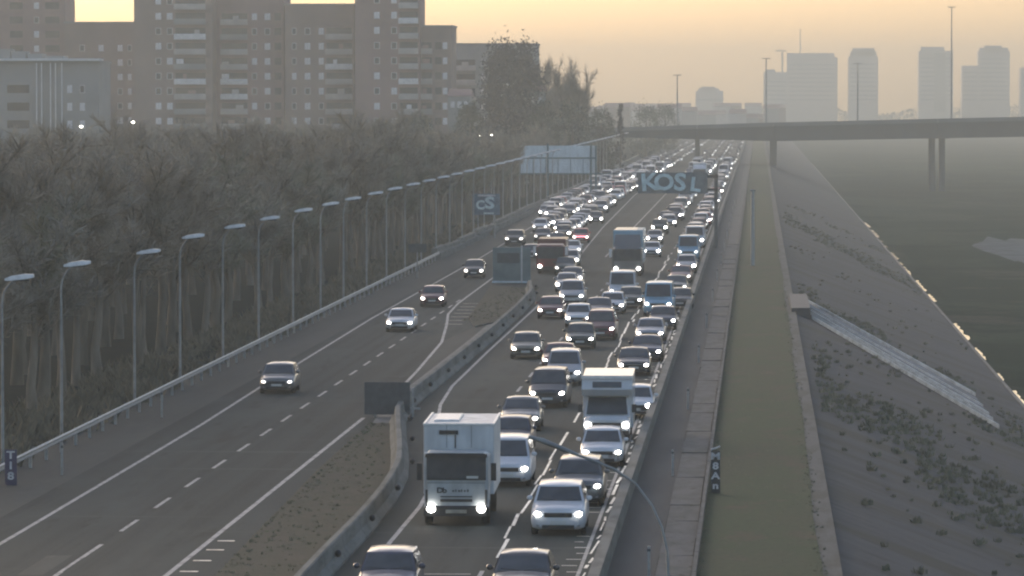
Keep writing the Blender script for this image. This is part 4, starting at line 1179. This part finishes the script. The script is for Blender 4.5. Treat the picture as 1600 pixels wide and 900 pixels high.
# low far town: rows of small blocks
hcnt = 0
for i in range(62):
    px = 905 + i*12.5 + rnd.uniform(-4,4)
    Y = rnd.uniform(1900, 3000); s = Y/FPX
    x = (px-1185)*s; wd = rnd.uniform(6,12); hh = rnd.uniform(5, 10) + (Y-1900)*.003
    if rnd.random() < .12: hh += 3
    t = empty('town_house', (x, Y, 0))
    if 20 < x < 200: t.location.y = 2600 + Y*.3
    t.location.x = (px-1185)*t.location.y/FPX
    if 15 < t.location.x < 208: t.location.x = 212 + i*3.7
    wmn = rnd.choice(['render_grey','brick','tower','tower_pale'])
    zn = 'left of the rounded low block' if px < 1080 else 'between the rounded low block and the leftmost tower' if px < 1190 else 'below the broadest far tower' if px < 1315 else 'near the slim far tower' if px < 1430 else 'near the striped far tower' if px < 1500 else 'near the domed far tower'
    tag(t, f"{'low' if hh < 9 else 'taller'} hazy {dict(render_grey='grey', brick='brown', tower='tan', tower_pale='pale')[wmn]} building {zn}", 'building', 'hazy low buildings beyond the bridge')
    b = MB(); b.box(-wd/2,wd/2,0,10,-.5,hh); obj('wall', b, M[wmn], t)
    b = MB(); b.add([(-wd/2-.3,-.3,hh+.01),(wd/2+.3,-.3,hh+.01),(wd/2+.3,10.3,hh+.01),(-wd/2-.3,10.3,hh+.01),(-wd/2,5,hh+2),(wd/2,5,hh+2)], [(0,1,5,4),(2,3,4,5),(1,2,5),(3,0,4),(0,3,2,1)]); obj('roof', b, M['brick2'], t)

# ------------------------------------------------------------------ apartment blocks on the left
def apartment(px0, px1, ytop_, Y, lab, m, cols, depth=14, rows_from=3, floor=3.02, extra=None):
    s = Y/FPX
    x0, x1 = (px0-1185)*s, (px1-1185)*s; zt_ = H+(160-ytop_)*s
    t = empty('apartment_block', (x0, Y, 0)); tag(t, lab, 'apartment block')
    W_ = x1-x0
    b = MB(); b.box(0,W_,0,depth,-.5,zt_); obj('wall', b, m, t)
    b = MB(); b.box(-.2,W_+.2,-.2,depth+.2,zt_+.003,zt_+.35); obj('roof', b, M['render_grey'], t)
    n = int((zt_-1)/floor)
    wb_ = MB(); wb_.box(-.7,.7,-.07,.03,0,1.35); wm_ = wb_.mesh('window', M['shutter'])
    pm_ = MB(); pm_.box(-.55,.55,-.10,-.074,.1,1.25); pn_ = pm_.mesh('pane', M['dark_glass'])
    for r in range(rows_from, n):
        z = r*floor + 1.0
        for (kind, c0, c1) in cols:
            a0_, a1_ = (c0-px0)*s, (c1-px0)*s
            if kind == 'w':
                o = link('window', wm_, t, ((a0_+a1_)/2, 0, z)); o.scale = ((a1_-a0_)/1.4, 1, 1)
                if rnd.random() < .45: link('pane', pn_, o)
            elif kind == 'b':
                b = MB(); b.box(a0_, a1_, -1.2, -.003, z-1.0, z-.85); b.box(a0_, a1_, -1.2, -1.1, z-.847, z+.15)
                obj('balcony', b, M[rnd.choice(['balcony','balcony','balcony','shutter','render_grey'])], t)
                b = MB(); b.box(a0_+.2, a1_-.2, -.03, .05, z+.1, z+1.35); obj('glazed_door', b, M['dark_glass'], t)
                if rnd.random() < .4:
                    q_ = rnd.uniform(a0_+.3, a1_-2.0); b = MB(); b.box(q_, q_+rnd.uniform(.8,1.7), -1.17, -1.13, z+.16, z+rnd.uniform(.6,1.3)); obj('awning', b, M[rnd.choice(['shutter','brick2','balcony'])], t)
            elif kind == 'd':
                b = MB(); b.box(a0_, a1_, -.05, .04, z, z+1.4); obj('window', b, M['dark_glass'], t)
    if extra: extra(t, s, zt_, W_)
    return t
YA = 900
def B(*a): return list(a)
apartment(-60, 97, -22, 940, 'reddish brown tower at the top left corner', M['brick2'], B(('d',10,30),('w',48,56),('d',66,88)))
apartment(97, 206, 36, 930, 'lower brown block below the gap of sky at top left', M['brick'], B(('w',120,128),('w',150,158),('w',180,188),('w',196,202)))
apartment(206, 330, -28, YA, 'brown block with paired white windows and balconies, left of three', M['brick'], B(('w',240,249),('w',258,267),('b',270,320)))
apartment(332, 442, -14, YA+6, 'brown block with long balconies, middle of three', M['brick2'], B(('b',343,386),('w',392,400),('w',412,421),('d',428,438)))
apartment(444, 552, 8, YA+2, 'brown block with stepped roof beside the sky gap', M['brick'], B(('w',455,462),('w',475,484),('w',497,505),('b',508,551)))
apartment(554, 656, -34, YA-8, 'tallest brown tower in the middle with pale balconies', M['brick2'], B(('w',584,593),('w',611,620),('b',623,654)))
apartment(656, 706, 42, YA-5, 'narrow brown wing stepping down right of the tallest tower', M['brick'], B(('b',657,676),('d',680,690),('w',692,699)))
apartment(704, 838, 70, YA+40, 'grey pale block behind the big dark tree', M['render_grey'], B(('b',708,744),('w',752,758),('d',764,776),('b',784,800),('d',806,828)))
apartment(-40, 150, 98, 760, 'low pale roofed block at far left with white columns', M['render_grey'], B(('d',5,40),('w',100,108),('w',120,128)), rows_from=2,
   extra=lambda t, s, zt_, W_: [obj('roof_slab', MB().box(-1, W_+.4, -1.2, 3, zt_+.36, zt_+.75), M['lamp_head'], t)] +
   [obj('roof_cabin', MB().box((40+a)*s, (40+c)*s, 0, 5, zt_+.76, zt_+h), M['tower_pale'], t) for a, c, h in ((-20,10,2.4),(12,34,2.0),(38,60,1.6),(66,94,1.2))] +
   [obj('column', MB().box((40+a)*s, (41.5+a)*s, -.9, -.6, 3, zt_), M['lamp_head'], t) for a in (52,60,74,82,92)])
# green low house and roof by the road end
for (px0, px1, yt, Y, m, lab) in ((815, 850, 143, 800, 'render_grey', 'small pale house below the big dark tree'), (860, 912, 158, 900, 'tower_pale', 'low pale shed right of the bare tree'), (700, 735, 150, 850, 'render_grey', 'low block under the grey apartment block')):
    s = Y/FPX; t = empty('low_house', ((px0-1185)*s, Y, 0)); tag(t, lab, 'building')
    W_ = (px1-px0)*s; zt_ = H+(160-yt)*s
    b = MB(); b.box(0,W_,0,8,-.5,zt_); obj('wall', b, M[m], t)
    b = MB(); b.add([(-.3,-.3,zt_),(W_+.3,-.3,zt_),(W_+.3,8.3,zt_),(-.3,8.3,zt_),(0,4,zt_+1.4),(W_,4,zt_+1.4)], [(0,1,5,4),(2,3,4,5),(1,2,5),(3,0,4)]); obj('roof', b, M['brick2'], t)
    for k in range(3): 
        b = MB(); b.box(W_*(.12+.3*k), W_*(.3+.3*k), -.06, .02, zt_-2.2, zt_-1.0); obj('window', b, M['shutter'], t)
# small lights among the trees
for i, (px, py) in enumerate(((122,198),(204,191),(667,212),(750,212),(768,211))):
    Y = 420 + 30*i if i < 2 else 640
    s = Y/FPX
    t = empty('wall_lamp', ((px-1185)*s, Y, 0)); tag(t, ['tiny lit lamp among the trees at far left', 'second tiny lit lamp right of the far left one', 'tiny lit lamp below the tallest brown tower', 'left one of a pair of tiny lamps by the big tree', 'right one of a pair of tiny lamps by the big tree'][i], 'lamp')
    z = H-(py-160)*s
    b = MB(); b.tube([(0,0,0),(0,0,z-.1)], .05, 6); obj('post', b, M['pole'], t)
    b = MB(); b.ell((0,0,z), (.16,.16,.10), 8, 5); obj('globe', b, M['window_lamp'], t)

# ------------------------------------------------------------------ trees
def bare_tree_mesh(seed, h=12.5, spread=3.2, ntw=2600, trunk_r=.26, upright=1.0, low=.46):
    r = random.Random(seed)
    tr = MB()
    pts = []; x = y = 0
    for i in range(6):
        pts.append((x, y, h*.68*i/5)); x += r.uniform(-.18,.18); y += r.uniform(-.18,.18)
    tr.tube([(0,0,-.3)]+pts[1:], [trunk_r*1.25]+[trunk_r*(1-.13*i) for i in range(1,6)], 7)
    segs = []      # (start, end, r0)
    tips = []
    for i in range(11):
        t_ = r.uniform(low, 1.0); bx = lerp(0, pts[-1][0], t_); by = lerp(0, pts[-1][1], t_); bz_ = h*.68*t_
        a = r.uniform(0, 6.283); up = r.uniform(upright, 2.2)
        L_ = r.uniform(.5,1)*h*.30
        d = Vector((math.cos(a), math.sin(a), up)).normalized()
        p = Vector((bx, by, bz_)); q = p + d*L_
        tr.tube([p, (p+q)/2 + Vector((0,0,-.12)), q], [trunk_r*.38, trunk_r*.26, trunk_r*.12], 5, caps=False)
        segs.append((p, q))
        for j in range(4):
            u = r.uniform(.3, 1); s0 = p.lerp(q, u); a2 = r.uniform(0,6.283)
            d2 = (d + Vector((math.cos(a2), math.sin(a2), r.uniform(.1,1)))*.8).normalized(); e = s0 + d2*L_*r.uniform(.3,.6)
            tr.tube([s0, e], [trunk_r*.14, trunk_r*.05], 4, caps=False); segs.append((s0, e))
    segs.append((Vector(pts[3]), Vector((x, y, h*.95))))
    cr = MB(); V = []; F = []
    for _ in range(ntw):
        p, q = r.choice(segs); u = r.random()**.7; s0 = p.lerp(q, u)
        d = ((q-p).normalized() + Vector((r.gauss(0,.8), r.gauss(0,.8), r.gauss(.35,.6)))).normalized()
        L_ = r.uniform(.35, 1.5); e = s0 + d*L_
        sd2 = d.cross(Vector((r.gauss(0,1), r.gauss(0,1), r.gauss(0,1)))).normalized()*r.uniform(.018,.045)
        i = len(V); V += [s0-sd2, s0+sd2, e]; F.append((i, i+1, i+2))
        for _k in range(2):
            m_ = s0.lerp(e, r.uniform(.3,.8)); e2 = m_ + (d + Vector((r.gauss(0,.9), r.gauss(0,.9), r.gauss(0,.9)))).normalized()*L_*.5
            i = len(V); V += [m_-sd2*.7, m_+sd2*.7, e2]; F.append((i, i+1, i+2))
    cr.add(V, F)
    return tr, cr
def leafy_mesh(seed, h, w_, n, prof_fn, leaf=.35):
    r = random.Random(seed); V = []; F = []
    cl = []
    for _ in range(int(n/40)):
        z = r.random(); a = r.uniform(0,6.283); rr_ = prof_fn(z)*w_*(r.random()**.4)
        cl.append(Vector((math.cos(a)*rr_, math.sin(a)*rr_, z*h)))
    for c in cl:
        sz = r.uniform(.5,1.2)*w_*.16
        for _ in range(40):
            p = c + Vector((r.gauss(0,sz), r.gauss(0,sz), r.gauss(0,sz)))
            if p.z < .3: continue
            a = Vector((r.gauss(0,1), r.gauss(0,1), r.gauss(0,1))).normalized(); b_ = a.cross(Vector((r.gauss(0,1), r.gauss(0,1), r.gauss(0,1)))).normalized()
            i = len(V); V += [p-a*leaf*.5, p+b_*leaf*.4, p+a*leaf*.5]; F.append((i, i+1, i+2))
    m_ = MB(); m_.add(V, F); return m_
TP = []
for i, (h_, tw, tm, bm) in enumerate(((12.6,2600,'twig','bark'), (11.6,2400,'twig2','bark'), (13.4,2800,'twig','bark2'), (10.6,2300,'twig3','bark2'))):
    tr, cr = bare_tree_mesh(100+i, h_, 3.2, tw, .24+.03*i)
    TP.append((tr.mesh('trunk', M[bm]), cr.mesh('crown', M[tm]), h_))
DESC = ['brown twigged', 'grey twigged', 'tall dark brown', 'low olive twigged']
ntree = 0
def plant(x, y, lab, grp, i=None, sc_=None):
    global ntree
    i = rnd.randrange(4) if i is None else i
    t = empty('bare_tree', (x, y, -.05), rnd.uniform(0, 6.28)); s = sc_ or rnd.uniform(.88, 1.08)
    t.scale = (s*1.1, s*1.1, s)
    tag(t, f'{DESC[i]} tree {lab}', 'tree', grp)
    link('trunk', TP[i][0], t); link('crown', TP[i][1], t); ntree += 1
ORDW = ['first','second','third','fourth','fifth','sixth','seventh','eighth','ninth','tenth','eleventh','twelfth','thirteenth','fourteenth','fifteenth','sixteenth','seventeenth','eighteenth','nineteenth']
def ordw(n):
    return ORDW[n-1] if n < 20 else ({2:'twentieth',3:'thirtieth',4:'fortieth'}[n//10] if n % 10 == 0 else {2:'twenty ',3:'thirty ',4:'forty '}[n//10] + ORDW[n%10-1])
# front row behind the guardrail
y = 168.0
while y < 980:
    k = min(range(len(lys)), key=lambda j: abs(lys[j]-y)); side = 'just left of' if lys[k] > y else 'just right of'
    plant(-33.3 - rnd.uniform(0,1.6) - (y-170)*.004, y, f'in the front row {side} the {ordw(k+1)} lamp post', 'bare trees lining the left carriageway', sc_=rnd.uniform(.74,.98) if y < 500 else rnd.uniform(.62,.84)); y += 7.5 if y < 500 else 12
# deeper rows, only as wide as the place is seen
for row, (dx, y0, sp_) in enumerate(((-38.5, 190, 9), (-44, 215, 10), (-51, 245, 11), (-60, 285, 12), (-72, 335, 14), (-88, 400, 17), (-108, 500, 22), (-130, 600, 26))):
    y = y0 + rnd.uniform(0, 5)
    while y < 860:
        if ntree < 285:
            plant(dx + rnd.uniform(-2,2), y, f'deep in the grove behind the left lamp posts, row {["two","three","four","five","six","seven","eight","nine"][row]}' , 'bare trees of the left grove', sc_=(rnd.uniform(.78,1.06) if y < 500 else rnd.uniform(.64,.88)))
        y += sp_ * (1 if y < 450 else 2.1)
# wood beyond as one mass
V = []; F = []
wv = [np.array([q.co[:] for q in TP[i][1].vertices]) for i in range(4)]
allv = []; allf = []; base = 0
for _ in range(70):
    i = rnd.randrange(4); y = rnd.uniform(420, 880); x = -rnd.uniform(60, 30+y*.165)
    a = rnd.uniform(0,6.28); s = rnd.uniform(.7,.92)
    c_, s_ = math.cos(a)*s, math.sin(a)*s
    P = wv[i]; Q = np.column_stack((P[:,0]*c_-P[:,1]*s_+x, P[:,0]*s_+P[:,1]*c_+y, P[:,2]*s))
    allv.append(Q); n = len(Q); allf.append(np.arange(n)+base); base += n
AV = np.concatenate(allv); AF = np.concatenate(allf)
me = bpy.data.meshes.new('far_wood'); me.vertices.add(len(AV)); me.vertices.foreach_set('co', AV.ravel())
me.loops.add(len(AF)); me.loops.foreach_set('vertex_index', AF); nf = len(AF)//3
me.polygons.add(nf); me.polygons.foreach_set('loop_start', np.arange(nf)*3)
me.update(calc_edges=True); me.validate(); me.materials.append(M['twig2'])
o = link('far_wood', me); tag(o, 'hazy brown mass of bare wood in front of the apartment blocks', 'wood', None, 'stuff')
# big dark tree, bare poplars, conifer and hedges near the bridge end
def special(name, px, ybase_Y, ztop_px, w_px, prof_fn, m, lab, cat='tree', n=9000, leaf=.6, base=0):
    s = ybase_Y/FPX; x = (px-1185)*s; h = H+(160-ztop_px)*s; w_ = w_px*s/2
    t = empty(name, (x, ybase_Y, base)); tag(t, lab, cat)
    obj('crown', leafy_mesh(hash(lab) % 1000 if False else len(lab), h, w_, n, prof_fn, leaf), M[m], t)
    b = MB(); b.tube([(0,0,-.3),(.1,0,h*.4),(0,.1,h*.8)], [w_*.09+.12, w_*.06+.08, .06], 7); obj('trunk', b, M['bark2'], t)
    return t
special('dark_tree', 800, 800, 70, 98, lambda z: min(1, .62+1.3*(1-z)) if z < .97 else .55, 'leaf_dark', 'big dark broad tree with flat top in front of the grey block', n=16000, leaf=.75)
special('conifer', 970, 900, 162, 20, lambda z: (1-z)*.9+.1, 'leaf_dark', 'small dark pointed conifer left of the bridge end', n=3000, leaf=.4)
for i, (px, Y, yt, wpx, lab) in enumerate(((735,760,168,60,'round green tree left of the big dark tree'),(850,780,163,60,'green tree right of the big dark tree'),(895,820,166,70,'green tree behind the bare poplars'),(940,900,172,50,'low green tree near the bridge end'),(1010,1150,168,60,'low hazy tree above the left bridge end'),(1040,1250,166,50,'hazy tree behind the double headed mast'),(655,700,185,60,'green shrubby tree below the tallest brown tower'))):
    special('green_tree', px, Y, yt, wpx, lambda z: math.sin(math.pi*(.15+.8*z))**.6, 'leaf_green', lab, n=5000, leaf=.5)
for i, (px, yt, lab) in enumerate(((862,92,'tallest thin bare poplar right of the big dark tree'),(884,104,'middle thin bare poplar right of the big dark tree'),(905,116,'right hand thin bare poplar'))):
    Y = 830; s = Y/FPX; h = H+(160-yt)*s
    t = empty('bare_poplar', ((px-1185)*s, Y, 0), i*1.3); tag(t, lab, 'tree')
    f = h/12.6
    a = link('trunk', TP[0][0], t); c_ = link('crown', TP[2 if i else 0][1], t)
    t.scale = (f*.62, f*.62, f)
# hedge mass on the far side of the river and along the horizon
for i, (x0, x1, Y, hh) in enumerate(((-900,-40,2400,12),(-60,820,3100,17),(210,900,1500,7))):
    V = []; F = []; r = random.Random(i)
    for _ in range(9000):
        x = r.uniform(x0, x1); y = Y + r.uniform(0, 30); z = r.random()*hh*(.55+.45*math.sin(x*.05)*math.sin(x*.013+1))
        s = r.uniform(.8, 2.2); a = Vector((r.gauss(0,1), r.gauss(0,1), r.gauss(0,1))).normalized()*s; b_ = Vector((r.gauss(0,1), r.gauss(0,1), r.gauss(0,1))).normalized()*s
        k = len(V); V += [(x-a.x, y-a.y, z-a.z+.5), (x+b_.x, y+b_.y, z+b_.z+.5), (x+a.x, y+a.y, z+a.z+.5)]; F.append((k, k+1, k+2))
    m_ = MB(); m_.add(V, F); o = obj('tree_line', m_, M['leaf_green'])
    if i == 1: o.location.y = 500
    tag(o, ['hazy tree line left of the far towers', 'hazy tree line below the far towers', 'hazy tree line on the far river side'][i], 'tree line', None, 'stuff')
